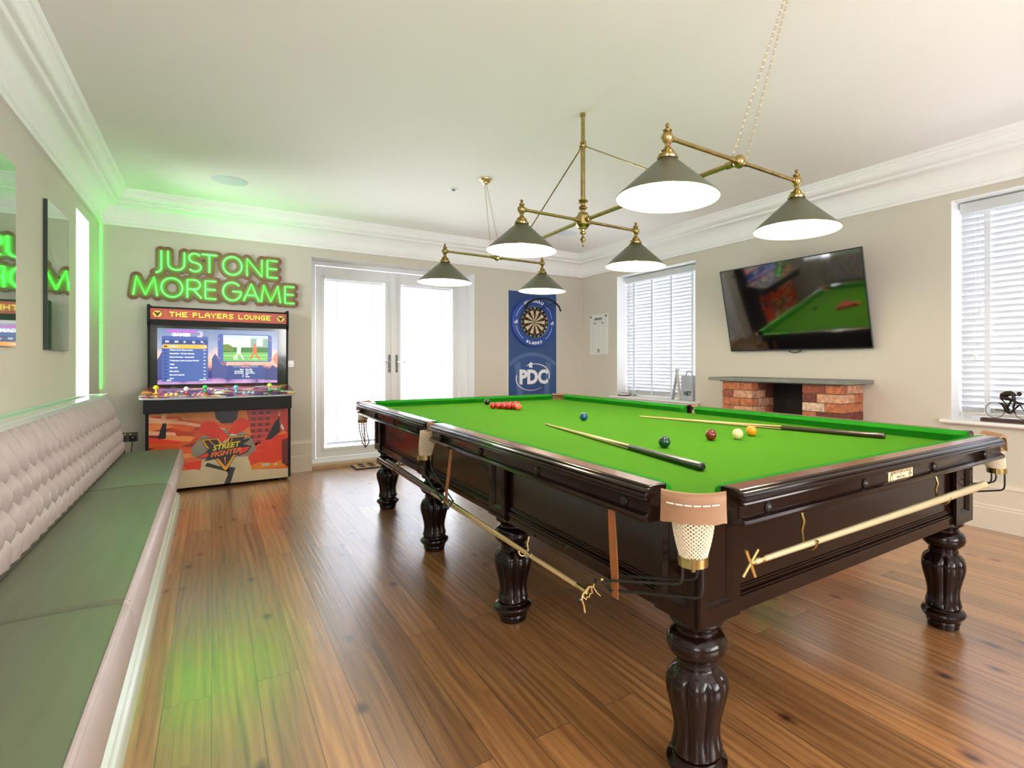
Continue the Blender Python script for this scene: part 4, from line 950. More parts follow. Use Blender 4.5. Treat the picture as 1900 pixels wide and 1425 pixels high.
for s in (-1, 1):
    cx = s*(hw-0.052); hx = lambda r: [(cx+r*math.cos(PI/3*i), r*0.90*math.sin(PI/3*i)) for i in range(6)]
    b.poly(hx(0.043), F, M_blackm, 0.0008); b.poly(hx(0.038), F, M_amb, 0.0013, 0.0004)
    head = [(-0.022, 0.013), (-0.019, 0.021), (-0.010, 0.012), (0, 0.008), (0.010, 0.012), (0.019, 0.021), (0.022, 0.013), (0.017, 0.001), (0.009, -0.006), (0.007, -0.017), (0, -0.023), (-0.007, -0.017), (-0.009, -0.006), (-0.017, 0.001)]
    for tri in ((0, 1, 2, 13), (2, 3, 12, 13), (3, 4, 8, 12), (4, 5, 6, 7), (4, 7, 8), (12, 8, 9, 10, 11)): b.poly([(cx+head[i][0], head[i][1]) for i in tri], F, M_blackm, 0.0018, 0.0003)
    for e_ in (-1, 1): b.poly([(cx+e_*0.004, -0.002), (cx+e_*0.010, 0.001), (cx+e_*0.008, -0.004)], F, M_amb, 0.0022, 0.0003)
b.build('marquee_lettering', mq, smooth=False)
# screen with its black surround
b = AB(); ya, yb_ = 6.288, 6.312
b.prism([(yb_, 0.955), (yb_+0.03, 0.955), (ya+0.03, 1.534), (ya, 1.534)], aL+0.0205, aR-0.0205, mat('dark_green_black_bezel', (0.006, 0.013, 0.009), 0.12, coat=0.5), axis='x'); sc = b.build('screen_surround', AR, smooth=False)
up = Vector((0, ya-yb_, 0.579)).normalized()
def scr(u, z): # frame on the tilted surround
    f = (z-0.955)/0.579; return (u, yb_+(ya-yb_)*f-0.0008, z)
SF = frame(scr(0.072, 1.244), (1, 0, 0), tuple(up)); hw_, hh = 0.485, 0.2635
def screen_bg():
    m = bpy.data.materials.new('arcade_menu_backdrop'); m.use_nodes = True; nt = m.node_tree; L = nt.links.new; b = nt.nodes['Principled BSDF']
    tc = nt.nodes.new('ShaderNodeTexCoord'); sp = nt.nodes.new('ShaderNodeSeparateXYZ'); L(tc.outputs['Object'], sp.inputs[0])
    mr = nt.nodes.new('ShaderNodeMapRange'); mr.inputs[1].default_value = 0.98; mr.inputs[2].default_value = 1.51; L(sp.outputs['Z'], mr.inputs[0])
    n = nt.nodes.new('ShaderNodeTexNoise'); n.inputs['Scale'].default_value = 9; n.inputs['Detail'].default_value = 5; L(tc.outputs['Object'], n.inputs['Vector'])
    a = nt.nodes.new('ShaderNodeMath'); a.operation = 'MULTIPLY_ADD'; a.inputs[1].default_value = 0.30; L(n.outputs['Fac'], a.inputs[0]); s = nt.nodes.new('ShaderNodeMath'); s.operation = 'ADD'; s.inputs[1].default_value = -0.15; L(mr.outputs[0], s.inputs[0]); L(s.outputs[0], a.inputs[2])
    r = nt.nodes.new('ShaderNodeValToRGB'); e = r.color_ramp.elements
    cols = [(0.0, S(190, 150, 190)), (0.07, S(150, 110, 165)), (0.10, S(45, 50, 110)), (0.24, S(40, 50, 115)), (0.30, S(120, 90, 120)), (0.36, S(245, 160, 130)), (0.50, S(235, 190, 175)), (0.66, S(150, 160, 185)), (1.0, S(105, 125, 160))]
    e[0].position = 0; e[0].color = (*cols[0][1], 1); e[1].position = 1; e[1].color = (*cols[-1][1], 1)
    for p, c in cols[1:-1]: x = e.new(p); x.color = (*c, 1)
    L(a.outputs[0], r.inputs[0]); L(r.outputs[0], b.inputs['Emission Color']); b.inputs['Emission Strength'].default_value = 0.85; b.inputs['Base Color'].default_value = (0.01, 0.01, 0.01, 1); b.inputs['Roughness'].default_value = 0.2
    return m
def scol(n, rgb, k=0.9): return mat('lit_'+n, (0.01, 0.01, 0.01), 0.3, emit=S(*rgb), estr=k)
b = AB(); b.poly(rect(-hw_, hw_, -hh, hh), SF, screen_bg(), 0, 0.0006)
P = lambda pts, c, l: b.poly(pts, SF, c, l, 0.0003)
blue, dblue, org, wht, mag, cyan = scol('blue', (62, 88, 150)), scol('deep_blue', (38, 62, 120)), scol('orange', (255, 165, 60), 1.0), scol('white', (245, 245, 250), 1.1), scol('magenta', (225, 60, 215)), scol('teal', (150, 215, 200))
# dark hills of the backdrop
P([(-0.485, -0.2), (-0.485, -0.03), (-0.47, 0.0), (-0.44, 0.07), (-0.41, 0.01), (-0.40, -0.2)], scol('hill', (60, 70, 125)), 0.0007)
P([(-0.07, -0.21), (-0.07, -0.02), (-0.045, 0.03), (-0.02, -0.01), (0.03, -0.06), (0.06, -0.10), (0.11, -0.21)], scol('hill', (60, 70, 125)), 0.0007)
P([(0.0, 0.02), (0.012, -0.06), (0.028, 0.01), (0.05, -0.07), (0.02, -0.09), (-0.01, -0.05)], scol('spire', (130, 95, 110)), 0.0008)
P([(0.33, -0.19), (0.36, -0.12), (0.40, -0.15), (0.44, -0.08), (0.485, -0.12), (0.485, -0.24), (0.36, -0.23)], scol('hill2', (40, 50, 105)), 0.0007)
P([(0.44, -0.02), (0.465, 0.03), (0.485, 0.05), (0.485, -0.08), (0.46, -0.06)], scol('coral', (235, 120, 100)), 0.0008)
P(rrect(-0.452, -0.100, -0.238, 0.192, 0.010), blue, 0.0012); P(rect(-0.448, -0.104, 0.118, 0.158), dblue, 0.0016)
P(rrect(-0.450, -0.108, 0.075, 0.113, 0.017), org, 0.0016)
T_ = lambda s, size, x, y, m, al='LEFT', off=0.0006, sx=1.0: b.text(s, size, SF @ Matrix.Translation((x, y, 0.0021)), m, 0.0001, off, al, sx=sx)
T_('CLASSIC ARCADE', 0.030, -0.415, 0.238, mag, off=0.0014, sx=0.92); T_('GAMES', 0.040, -0.378, 0.205, wht, off=0.0022, sx=1.1)
P([(-0.185, 0.185), (-0.150, 0.185), (-0.140, 0.20), (-0.140, 0.232), (-0.155, 0.245), (-0.190, 0.240), (-0.180, 0.232), (-0.160, 0.230), (-0.165, 0.205), (-0.185, 0.20)], scol('lilac', (190, 170, 220)), 0.0020)
T_('3D', 0.024, -0.428, 0.139, wht); T_('2D', 0.024, -0.358, 0.139, wht)
P([(-0.282+0.012*math.cos(PI/2+i*PI/5)*(1 if i % 2 == 0 else 0.45), 0.138+0.012*math.sin(PI/2+i*PI/5)*(1 if i % 2 == 0 else 0.45)) for i in range(10)], wht, 0.002)
P(circ(-0.212, 0.138, 0.011, 14), wht, 0.0020); P(circ(-0.210, 0.140, 0.006, 12), dblue, 0.0024); P(circ(-0.150, 0.142, 0.008, 12), wht, 0.002); P(circ(-0.150, 0.142, 0.0045, 12), dblue, 0.0024); P([(-0.145, 0.136), (-0.143, 0.138), (-0.132, 0.128), (-0.134, 0.126)], wht, 0.002)
items = ['Tekken 2', 'Tekken Dark Resurrection', 'Soulcalibur - Broken Destiny', 'Mortal Kombat - Unchained', '7 Wonders of the Ancient World', 'Attga', 'Blast Off', 'Elisa Island', 'Burnout Legends', 'Cars']
for i, s_ in enumerate(items):
    y = 0.094-i*0.0335
    P(rect(-0.437, -0.412, y-0.008, y+0.008), dblue if i else scol('brown', (90, 50, 40)), 0.0020); T_(str(i+1), 0.014, -0.424, y, wht, 'CENTER', 0.0002); T_(s_, 0.0165, -0.395, y, wht, off=0.0004, sx=0.98)
    P(circ(-0.128, y, 0.009, 10, 0.007), dblue if i else scol('peach', (255, 215, 150)), 0.0018); P(rect(-0.136, -0.120, y-0.002, y+0.004), wht, 0.0022)
T_('2215', 0.016, -0.415, -0.226, wht); P(rect(-0.168, -0.112, -0.228, -0.221), wht, 0.0016)
P(rrect(-0.022, 0.435, -0.052, 0.222, 0.024), blue, 0.0012)
gx0_, gx1_, gy0, gy1 = 0.022, 0.400, -0.043, 0.213
P(rect(gx0_, gx1_, gy0, gy1), scol('grass_green', (105, 170, 85)), 0.0017); P(rect(gx0_, gx1_, 0.095, gy1), scol('pale_game_sky', (215, 225, 225)), 0.0020); P(rect(gx0_, gx1_, 0.045, 0.095), scol('hedge_green', (50, 105, 40)), 0.0020)
P(rect(0.25, 0.40, 0.095, 0.185), scol('grey_green_hall', (125, 155, 140)), 0.0023); P(rect(0.30, 0.355, 0.11, 0.18), scol('pale_pillar', (205, 225, 215)), 0.0026)
P([(0.022, 0.06), (0.022, 0.12), (0.06, 0.125), (0.10, 0.10), (0.11, 0.05)], scol('olive', (95, 120, 40)), 0.0024)
for x0 in (0.032, 0.245): P(rect(x0, x0+0.15, 0.190, 0.202), cyan, 0.0026)
for pts in ([(0.10, 0.0), (0.14, 0.02), (0.15, -0.03), (0.11, -0.03)], [(0.022, 0.015), (0.4, 0.02), (0.4, 0.012), (0.022, 0.007)], [(0.2, -0.02), (0.3, -0.012), (0.4, -0.02), (0.3, -0.028)]): P(pts, scol('light_grass', (150, 205, 125)), 0.0023)
# two plain sparring shapes
for cx, m_ in ((0.150, scol('pale_fighter', (205, 215, 190))), (0.285, scol('orange_fighter', (200, 95, 40)))):
    P(circ(cx, 0.118, 0.012, 10, 0.014), m_, 0.003); P([(cx-0.018, 0.035), (cx+0.016, 0.035), (cx+0.020, 0.100), (cx-0.014, 0.105)], m_, 0.003)
    P([(cx-0.018, 0.035), (cx-0.002, 0.035), (cx-0.030, -0.025), (cx-0.045, -0.025)], m_, 0.0031); P([(cx, 0.035), (cx+0.016, 0.035), (cx+0.048, -0.025), (cx+0.034, -0.028)], m_, 0.0032)
P([(0.137, 0.128), (0.148, 0.132), (0.138, 0.185), (0.128, 0.183)], scol('pale_fighter', (205, 215, 190)), 0.0031)
for yy in (0.175, 0.165, -0.01, -0.02): P(rect(-0.020, -0.002, yy, yy+0.003), scol('coral', (235, 120, 100)), 0.0016); P(rect(0.415, 0.432, yy, yy+0.003), scol('coral', (235, 120, 100)), 0.0016)
P([(0.060, -0.085), (0.355, -0.085), (0.375, -0.225), (0.045, -0.225)], dblue, 0.0012); P([(0.095, -0.087), (0.320, -0.087), (0.310, -0.108), (0.105, -0.108)], scol('slate', (95, 105, 140)), 0.0016)
T_('Free Play', 0.018, 0.205, -0.098, scol('coral', (235, 120, 100)), 'CENTER')
for i, (l_, r_) in enumerate((('Start', 'Start (A)'), ('Left & Right', 'Turn Page'), ('Up & Down', 'Select Game'), ('A', 'OK'), ('C', 'Pause'))):
    y = -0.126-i*0.0185; T_(l_, 0.0155, 0.190, y, wht, 'RIGHT', 0.0004); T_(r_, 0.0155, 0.207, y, wht, 'LEFT', 0.0004)
b.build('screen', sc, smooth=False)
# control deck
b = AB(); b.box(-0.484, 0.645, 5.905, 6.30, 0.738, 0.868, M_cab); b.build('deck_box', AR, smooth=False, bevel=0.003)
dz_ = lambda y: 0.872+(y-5.88)*0.205
pl = [(-0.518, 5.955), (-0.512, 5.925), (-0.49, 5.905), (-0.42, 5.893), (0.08, 5.876), (0.58, 5.893), (0.655, 5.905), (0.674, 5.925), (0.680, 5.955), (0.672, 6.10), (0.660, 6.288), (-0.498, 6.288), (-0.510, 6.10)]
def decoprint():
    m = bpy.data.materials.new('busy_deck_print'); m.use_nodes = True; nt = m.node_tree; L = nt.links.new; b = nt.nodes['Principled BSDF']; b.inputs['Roughness'].default_value = 0.12; b.inputs['Coat Weight'].default_value = 0.6
    tc = nt.nodes.new('ShaderNodeTexCoord'); mp = nt.nodes.new('ShaderNodeMapping'); mp.inputs['Scale'].default_value = (7, 12, 2); L(tc.outputs['Object'], mp.inputs[0])
    v = nt.nodes.new('ShaderNodeTexVoronoi'); v.inputs['Scale'].default_value = 1.6; L(mp.outputs[0], v.inputs['Vector']); s = nt.nodes.new('ShaderNodeSeparateXYZ'); L(v.outputs['Color'], s.inputs[0])
    r = nt.nodes.new('ShaderNodeValToRGB'); r.color_ramp.interpolation = 'CONSTANT'; e = r.color_ramp.elements
    cols = [(0.0, S(90, 40, 40)), (0.18, S(200, 110, 50)), (0.34, S(120, 70, 90)), (0.5, S(215, 190, 90)), (0.62, S(60, 45, 60)), (0.76, S(170, 60, 45)), (0.88, S(190, 190, 170))]
    e[0].position = 0; e[0].color = (*cols[0][1], 1); e[1].position = cols[-1][0]; e[1].color = (*cols[-1][1], 1)
    for p, c in cols[1:-1]: x = e.new(p); x.color = (*c, 1)
    L(s.outputs[0], r.inputs[0]); L(r.outputs[0], b.inputs['Base Color']); return m
b = AB(); vs = [(x, y, dz_(y)) for x, y in pl]+[(x, y, dz_(y)-0.014) for x, y in pl]; n = len(pl)
b.add(vs, [tuple(range(n))], decoprint()); b.add(vs, [tuple(range(n, 2*n))[::-1]]+[(i, n+i, n+(i+1) % n, (i+1) % n) for i in range(n)], mat('pale_deck_edge', (0.35, 0.40, 0.36), 0.15, coat=0.6)); dk = b.build('control_deck', AR, smooth=False)
cc = {'yellow': (0.85, 0.62, 0.02), 'white': (0.80, 0.78, 0.80), 'red': (0.65, 0.02, 0.01), 'green': (0.02, 0.50, 0.08), 'blue': (0.15, 0.60, 0.75), 'lime': (0.70, 0.85, 0.10), 'clear': (0.75, 0.8, 0.7)}
plas = lambda c: mat(c+'_plastic', cc[c], 0.12, coat=0.6)
for x, y, cb, cs_, h in ((-0.405, 6.05, 'yellow', 'yellow', 0.062), (-0.188, 6.02, 'white', 'red', 0.052), (-0.05, 6.09, 'green', 'green', 0.046), (0.190, 6.02, 'blue', 'blue', 0.056), (0.468, 6.05, 'lime', 'green', 0.062)):
    z = dz_(y); j = AB(); j.lathe([(0.024, 0), (0.024, 0.003), (0.010, 0.006), (0.0065, 0.012), (0.0065, h-0.02)], (x, y, z), plas(cs_), 18); j.sphere((x, y, z+h-0.006), 0.0205, plas(cb), 20); j.build('joystick', AR)['label'] = cb+' joystick'
AB().lathe([(0.040, 0), (0.040, 0.003), (0.034, 0.006), (0.030, 0.012), (0.020, 0.020), (0.001, 0.024)], (0.06, 6.00, dz_(6.0)), plas('clear'), 22).build('trackball', AR)
bset = [(-0.33, 5.975, 'yellow', 'white'), (-0.295, 5.985, 'yellow', 'yellow'), (-0.26, 5.99, 'yellow', 'white'), (-0.33, 6.02, 'yellow', 'yellow'), (-0.295, 6.03, 'white', 'yellow'), (-0.26, 6.035, 'yellow', 'yellow'),
        (-0.135, 5.965, 'white', 'red'), (-0.100, 5.975, 'white', 'red'), (-0.065, 5.980, 'white', 'red'), (-0.125, 6.01, 'red', 'white'), (-0.09, 6.02, 'white', 'red'), (-0.055, 6.025, 'red', 'white'),
        (0.255, 5.975, 'white', 'blue'), (0.290, 5.985, 'blue', 'white'), (0.325, 5.99, 'white', 'blue'), (0.26, 6.02, 'blue', 'white'), (0.295, 6.03, 'white', 'blue'), (0.33, 6.035, 'blue', 'white'),
        (0.51, 6.06, 'green', 'green'), (0.545, 6.07, 'green', 'white'), (0.575, 6.04, 'green', 'green'), (0.53, 6.11, 'white', 'green'), (0.565, 6.12, 'green', 'green'), (0.03, 6.10, 'clear', 'white'), (0.09, 6.10, 'clear', 'white'), (-0.22, 6.10, 'clear', 'white'), (0.0, 6.16, 'white', 'white'), (0.12, 6.16, 'blue', 'white')]
for x, y, c0, c1 in bset:
    q = AB(); q.lathe([(0.0145, 0), (0.0145, 0.004), (0.011, 0.006)], (x, y, dz_(y)), plas(c0), 14); q.lathe([(0.0095, 0.005), (0.0095, 0.0085), (0.001, 0.0095)], (x, y, dz_(y)), plas(c1), 12); q.build('push_button', AR)
# front artwork: a city in orange and red, plain shapes, and the game's logo
b = AB(); AF = FB(0.088, 6.0995, 0.375)
def artbg():
    m = bpy.data.materials.new('orange_red_artwork'); m.use_nodes = True; nt = m.node_tree; L = nt.links.new; b = nt.nodes['Principled BSDF']; b.inputs['Roughness'].default_value = 0.3
    tc = nt.nodes.new('ShaderNodeTexCoord'); mp = nt.nodes.new('ShaderNodeMapping'); mp.inputs['Scale'].default_value = (4, 1, 14); mp.inputs['Rotation'].default_value = (0, 0.25, 0); L(tc.outputs['Object'], mp.inputs[0])
    v = nt.nodes.new('ShaderNodeTexVoronoi'); v.inputs['Scale'].default_value = 1.5; L(mp.outputs[0], v.inputs['Vector']); s = nt.nodes.new('ShaderNodeSeparateXYZ'); L(v.outputs['Color'], s.inputs[0])
    r = nt.nodes.new('ShaderNodeValToRGB'); e = r.color_ramp.elements; e[0].color = (*S(125, 35, 18), 1); e[1].color = (*S(240, 160, 85), 1); x = e.new(0.35); x.color = (*S(205, 70, 25), 1); x = e.new(0.7); x.color = (*S(225, 100, 40), 1)
    L(s.outputs[1], r.inputs[0]); L(r.outputs[0], b.inputs['Base Color']); return m
b.poly(rect(-0.548, 0.545, -0.345, 0.350), AF, artbg(), 0, 0.0006)
pc = lambda n, rgb: mat('print_'+n, S(*rgb), 0.35, var=0.12, vscale=9)
Q = lambda pts, c, l: b.poly(pts, AF, c, l, 0.0003)
cr, drk, crm, och, pale, rd, blk, gry = pc('crimson', (190, 55, 48)), pc('maroon', (105, 30, 28)), pc('cream', (205, 190, 155)), pc('ochre', (215, 130, 55)), pc('pale_beam', (235, 175, 135)), pc('red', (225, 55, 28)), pc('black', (14, 14, 14)), pc('stone_grey', (140, 135, 118))
Q([(-0.548, 0.32), (-0.548, 0.27), (-0.30, 0.24), (0.02, 0.15), (0.02, 0.18), (-0.30, 0.27)], pale, 0.0008); Q([(-0.548, 0.20), (-0.548, 0.16), (-0.35, 0.14), (-0.36, 0.17)], pale, 0.0008); Q([(-0.46, 0.35), (-0.42, 0.35), (-0.44, 0.20), (-0.46, 0.20)], pale, 0.0011)
Q([(-0.36, 0.35), (-0.05, 0.35), (-0.02, 0.24), (-0.30, 0.28)], och, 0.0007); Q([(-0.548, 0.14), (-0.52, 0.13), (-0.33, 0.09), (-0.32, 0.06), (-0.548, 0.09)], rd, 0.0008)
Q([(-0.485, 0.12), (-0.452, 0.26), (-0.422, 0.26), (-0.428, 0.12)], blk, 0.0014)
Q([(0.19, 0.35), (0.48, 0.35), (0.38, 0.10), (0.25, -0.02)], cr, 0.0008); Q([(0.10, 0.35), (0.19, 0.35), (0.21, 0.19), (0.13, 0.20)], pc('amber', (225, 130, 40)), 0.0008)
for i in range(6):
    for j in range(3): Q(rect(0.235+j*0.060-i*0.004, 0.270+j*0.060-i*0.004, 0.300-i*0.058, 0.330-i*0.058) if not (j == 2 and i > 3) else rect(0.26, 0.28, 0.0, 0.02), drk, 0.0011)
for i in range(7): Q(rect(0.20, 0.44-i*0.02, 0.287-i*0.058, 0.291-i*0.058), pc('coral_line', (235, 110, 85)), 0.0012)
Q([(0.48, 0.35), (0.545, 0.35), (0.545, 0.10), (0.47, 0.16)], pc('crimson', (190, 55, 48)), 0.0009); Q([(0.345, 0.04), (0.44, 0.24), (0.47, 0.27), (0.475, 0.12), (0.40, 0.05)], blk, 0.0014); Q([(0.478, 0.17), (0.500, 0.13), (0.512, 0.14), (0.490, 0.20)], pc('white', (210, 215, 220)), 0.0016)
Q([(0.22, 0.02), (0.36, 0.07), (0.545, 0.10), (0.545, -0.26), (0.22, -0.24)], pc('vermilion', (225, 62, 34)), 0.0007); Q([(0.49, 0.03), (0.545, 0.05), (0.545, -0.24), (0.49, -0.20)], drk, 0.0010)
Q([(-0.548, -0.20), (-0.22, -0.18), (-0.10, -0.22), (0.10, -0.23), (0.545, -0.255), (0.545, -0.345), (-0.548, -0.345)], crm, 0.0011); Q([(-0.30, -0.12), (-0.12, -0.10), (-0.10, -0.17), (-0.28, -0.18)], rd, 0.0009); Q([(0.20, -0.20), (0.30, -0.17), (0.42, -0.19), (0.50, -0.16), (0.52, -0.24), (0.22, -0.24)], pc('amber', (225, 130, 40)), 0.0009)
# plain grey and red masses in the middle (no figure)
Q([(-0.24, 0.02), (-0.15, 0.14), (0.0, 0.17), (0.14, 0.16), (0.24, 0.06), (0.27, -0.04), (0.20, -0.10), (-0.16, -0.10), (-0.24, -0.05)], gry, 0.0014)
Q([(-0.16, -0.10), (0.20, -0.10), (0.26, -0.345), (-0.20, -0.345)], crm, 0.0016); Q([(0.02, -0.18), (0.10, -0.20), (0.06, -0.345), (0.01, -0.345), (0.04, -0.26)], blk, 0.0018); Q([(-0.12, -0.13), (0.05, -0.21), (0.04, -0.235), (-0.14, -0.16)], blk, 0.0018)
Q([(-0.065, 0.35), (0.125, 0.35), (0.115, 0.27), (0.075, 0.23), (-0.01, 0.23), (-0.055, 0.28)], blk, 0.0018)
Q([(-0.18, 0.20), (-0.17, 0.235), (-0.12, 0.26), (-0.06, 0.25), (-0.03, 0.20), (0.05, 0.10), (0.0, 0.05), (-0.09, 0.10), (-0.16, 0.14)], rd, 0.0021); Q([(0.08, 0.20), (0.10, 0.26), (0.16, 0.275), (0.21, 0.25), (0.22, 0.20), (0.17, 0.15), (0.08, 0.11), (0.03, 0.14)], rd, 0.0022)
Q([(0.0, 0.05), (0.07, 0.13), (0.12, 0.11), (0.05, 0.02)], pc('white', (210, 215, 220)), 0.0024)
# V emblem and wordmark
gold, dk2, yel, ored = pc('gold', (235, 165, 45)), pc('dark_brown', (45, 18, 10)), pc('bright_yellow', (235, 220, 60)), pc('orange_red', (225, 60, 30))
def V(o, m_, l):
    Q([(-0.165-o, 0.090+o), (-0.035+o*0.5, 0.095+o), (0.0, 0.02), (0.045-o*0.5, 0.100+o), (0.205+o, 0.105+o), (0.165+o, 0.045), (0.03, -0.215-o*1.6), (0.012, -0.215-o*1.6), (-0.14-o, 0.035)], m_, l)
V(0.006, blk, 0.0026); V(0.0, gold, 0.0029)
Q([(-0.150, 0.080), (-0.045, 0.084), (-0.012, 0.01), (0.0, -0.03), (0.022, -0.185), (-0.125, 0.035)], dk2, 0.0032); Q([(0.055, 0.088), (0.185, 0.093), (0.150, 0.045), (0.022, -0.185), (0.02, -0.03)], dk2, 0.0032)
for o in (-0.09, 0.09): Q([(o-0.02, 0.08), (o-0.012, 0.08), (o*0.7, 0.03), (o*0.7-0.008, 0.03)], gold, 0.0034)
Q([(-0.205, -0.075), (-0.13, -0.03), (-0.10, 0.020), (0.04, 0.045), (0.225, 0.075), (0.20, 0.045), (0.16, 0.02), (0.235, -0.005), (0.20, -0.06), (0.13, -0.09), (0.10, -0.075), (-0.10, -0.110), (-0.15, -0.115), (-0.12, -0.09)], blk, 0.0037)
Q([(-0.195, -0.072), (-0.12, -0.035), (-0.11, -0.060), (-0.13, -0.08)], ored, 0.0040); Q([(0.13, -0.015), (0.222, -0.008), (0.19, -0.052), (0.13, -0.08)], ored, 0.0040)
R_ = Matrix.Rotation(math.radians(7), 4, 'Z')
b.text('STREET', 0.066, AF @ Matrix.Translation((0.022, 0.012, 0.0042)) @ R_, yel, 0.0001, 0.0022, shear=0.35, sx=0.98); b.text('FIGHTER', 0.064, AF @ Matrix.Translation((0.022, -0.050, 0.0045)) @ R_, pc('bright_orange', (250, 120, 60)), 0.0001, 0.0022, shear=0.35, sx=0.98)
Q(rect(0.320, 0.385, -0.215, -0.185), crm, 0.0015); Q(rect(0.425, 0.450, -0.215, -0.19), crm, 0.0015)
b.text('RP', 0.02, AF @ Matrix.Translation((0.438, -0.203, 0.002)), blk, 0.0001) if False else None
b.build('front_artwork', AR, smooth=False)['label'] = 'orange and red front panel with yellow logo'
# ------------------------------------------------------------------ dart corner
M_pblue = mat('blue_poster_print', (0.018, 0.060, 0.21), 0.35, var=0.18, vscale=1.6)
M_plite = mat('faded_blue_print', (0.065, 0.13, 0.30), 0.4, var=0.1, vscale=3); M_pw = mat('white_print', (0.80, 0.80, 0.83), 0.4)
o = thing('dart_backing_board', 'tall blue wall board with white PDC logo behind the dartboard', 'wall board', (3.687, YB, 1.33)); w2 = 0.386; h2 = 0.845
MB().box(-w2, w2, -0.020, -0.0005, -h2, h2, mat('white_board_edge', (0.75, 0.75, 0.73), 0.5)).build('board', o, smooth=False)
F = FB(0, -0.0202, 0); b = MB(); b.poly(rect(-w2+0.003, w2-0.003, -h2+0.003, h2-0.003), F, M_pblue, 0, 0.0008)
ro, ri = 0.62, 0.545   # faded ring-and-column motif
def arcband(cx, cy, r0, r1, a0, a1, n=22): return circ(cx, cy, r1, n, None, math.radians(a0), math.radians(a1))+circ(cx, cy, r0, n, None, math.radians(a0), math.radians(a1))[::-1]
b.poly(arcband(0.0, -0.56, 0.51, 0.56, 46, 134), F, M_plite, 0.0009)
b.poly([(-0.29, -0.155), (-0.20, -0.125), (-0.14, -0.84), (-0.22, -0.84)], F, M_plite, 0.0012); b.poly([(0.21, -0.125), (0.29, -0.155), (0.24, -0.84), (0.16, -0.84)], F, M_plite, 0.0012)
b.text('PDC', 0.262, F @ Matrix.Translation((0.012, -0.352, 0.0018)), M_pw, 0.0002, 0.0125, sx=0.90)
def orbit(a0, a1, w0, w1, rx=0.268, ry=0.182, cx=0.0, cy=-0.345, rot=0.16, n=26):
    o_ = []; i_ = []
    for k in range(n+1):
        f = k/n; a = math.radians(a0+(a1-a0)*f); wv = w0+(w1-w0)*f
        for L_, s in ((o_, 1), (i_, -1)):
            x = (rx+s*wv)*math.cos(a); y = (ry+s*wv)*math.sin(a); L_.append((cx+x*math.cos(rot)-y*math.sin(rot), cy+x*math.sin(rot)+y*math.cos(rot)))
    return o_+i_[::-1]
b.poly(orbit(158, 295, 0.008, 0.0015), F, M_pw, 0.0019); b.poly(orbit(-22, 108, 0.009, 0.004), F, M_pw, 0.0019)
b.poly([(-0.075, -0.165), (-0.035, -0.135), (-0.005, -0.155), (-0.020, -0.185), (-0.005, -0.210), (-0.060, -0.215), (-0.068, -0.190)], F, M_pw, 0.0022)
b.build('printed_face', o, smooth=False)
# surround ring
DX, DZ, DY = 3.690, 1.752, YB-0.021
o = thing('dartboard_surround', 'round blue foam surround ring with white lettering around the dartboard', 'dartboard surround', (DX, DY, DZ))
def ring_y(b, prof, m, seg=64):   # lathe around the y axis; prof=(r, y towards the room is negative)
    b.strip([[(r*math.cos(2*PI*i/seg), y, r*math.sin(2*PI*i/seg)) for r, y in prof] for i in range(seg)], m, closed_path=True); return b
M_foam = mat('royal_blue_foam', (0.010, 0.055, 0.30), 0.45)
ring_y(MB(), [(0.229, -0.001), (0.229, -0.030), (0.235, -0.036), (0.335, -0.036), (0.345, -0.030), (0.349, -0.018), (0.349, -0.001)], M_foam).build('foam_ring', o)
F = FB(0, -0.0362, 0); b = MB()
def ontext(s, r, a0, step, size, F, m, inward=False, off=0.001, sx=1.0):
    for i, ch in enumerate(s):
        a = math.radians(a0+step*i); x, y = r*math.cos(a), r*math.sin(a); rot = a-PI/2 if not inward else a+PI/2
        b.text(ch, size, F @ Matrix.Translation((x, y, 0.0006)) @ Matrix.Rotation(rot, 4, 'Z'), m, 0.0001, off, sx=sx)
ontext('WINMAU', 0.292, 117, -10.3, 0.058, F, M_pw, off=0.0035); ontext('BLADE5', 0.294, 247, 8.8, 0.048, F, M_pw, True, off=0.003, sx=1.15)
for a0, a1 in ((33, 70), (110+8, 172-6+0), (192, 232), (308, 348)):
    b.poly(arcband(0, 0, 0.289, 0.294, a0 if a0 != 33 else 12, a1 if a0 != 33 else 55), F, M_pw, 0.0002)
for s in (-1, 1):
    b.poly(circ(s*0.288-0.010, -0.012, 0.017, 14), F, M_pw, 0.0003); b.poly(circ(s*0.288-0.010, -0.010, 0.008, 10), F, M_foam, 0.0008); b.poly(circ(s*0.288+0.014, 0.010, 0.015, 14), F, M_pw, 0.0003); b.poly(circ(s*0.288+0.014, 0.012, 0.008, 10), F, M_foam, 0.0008)
    b.poly([(s*0.288+0.010, 0.0), (s*0.288+0.028, -0.028), (s*0.288+0.018, -0.028), (s*0.288, 0.0)], F, M_pw, 0.0003)
b.build('ring_lettering', o, smooth=False)
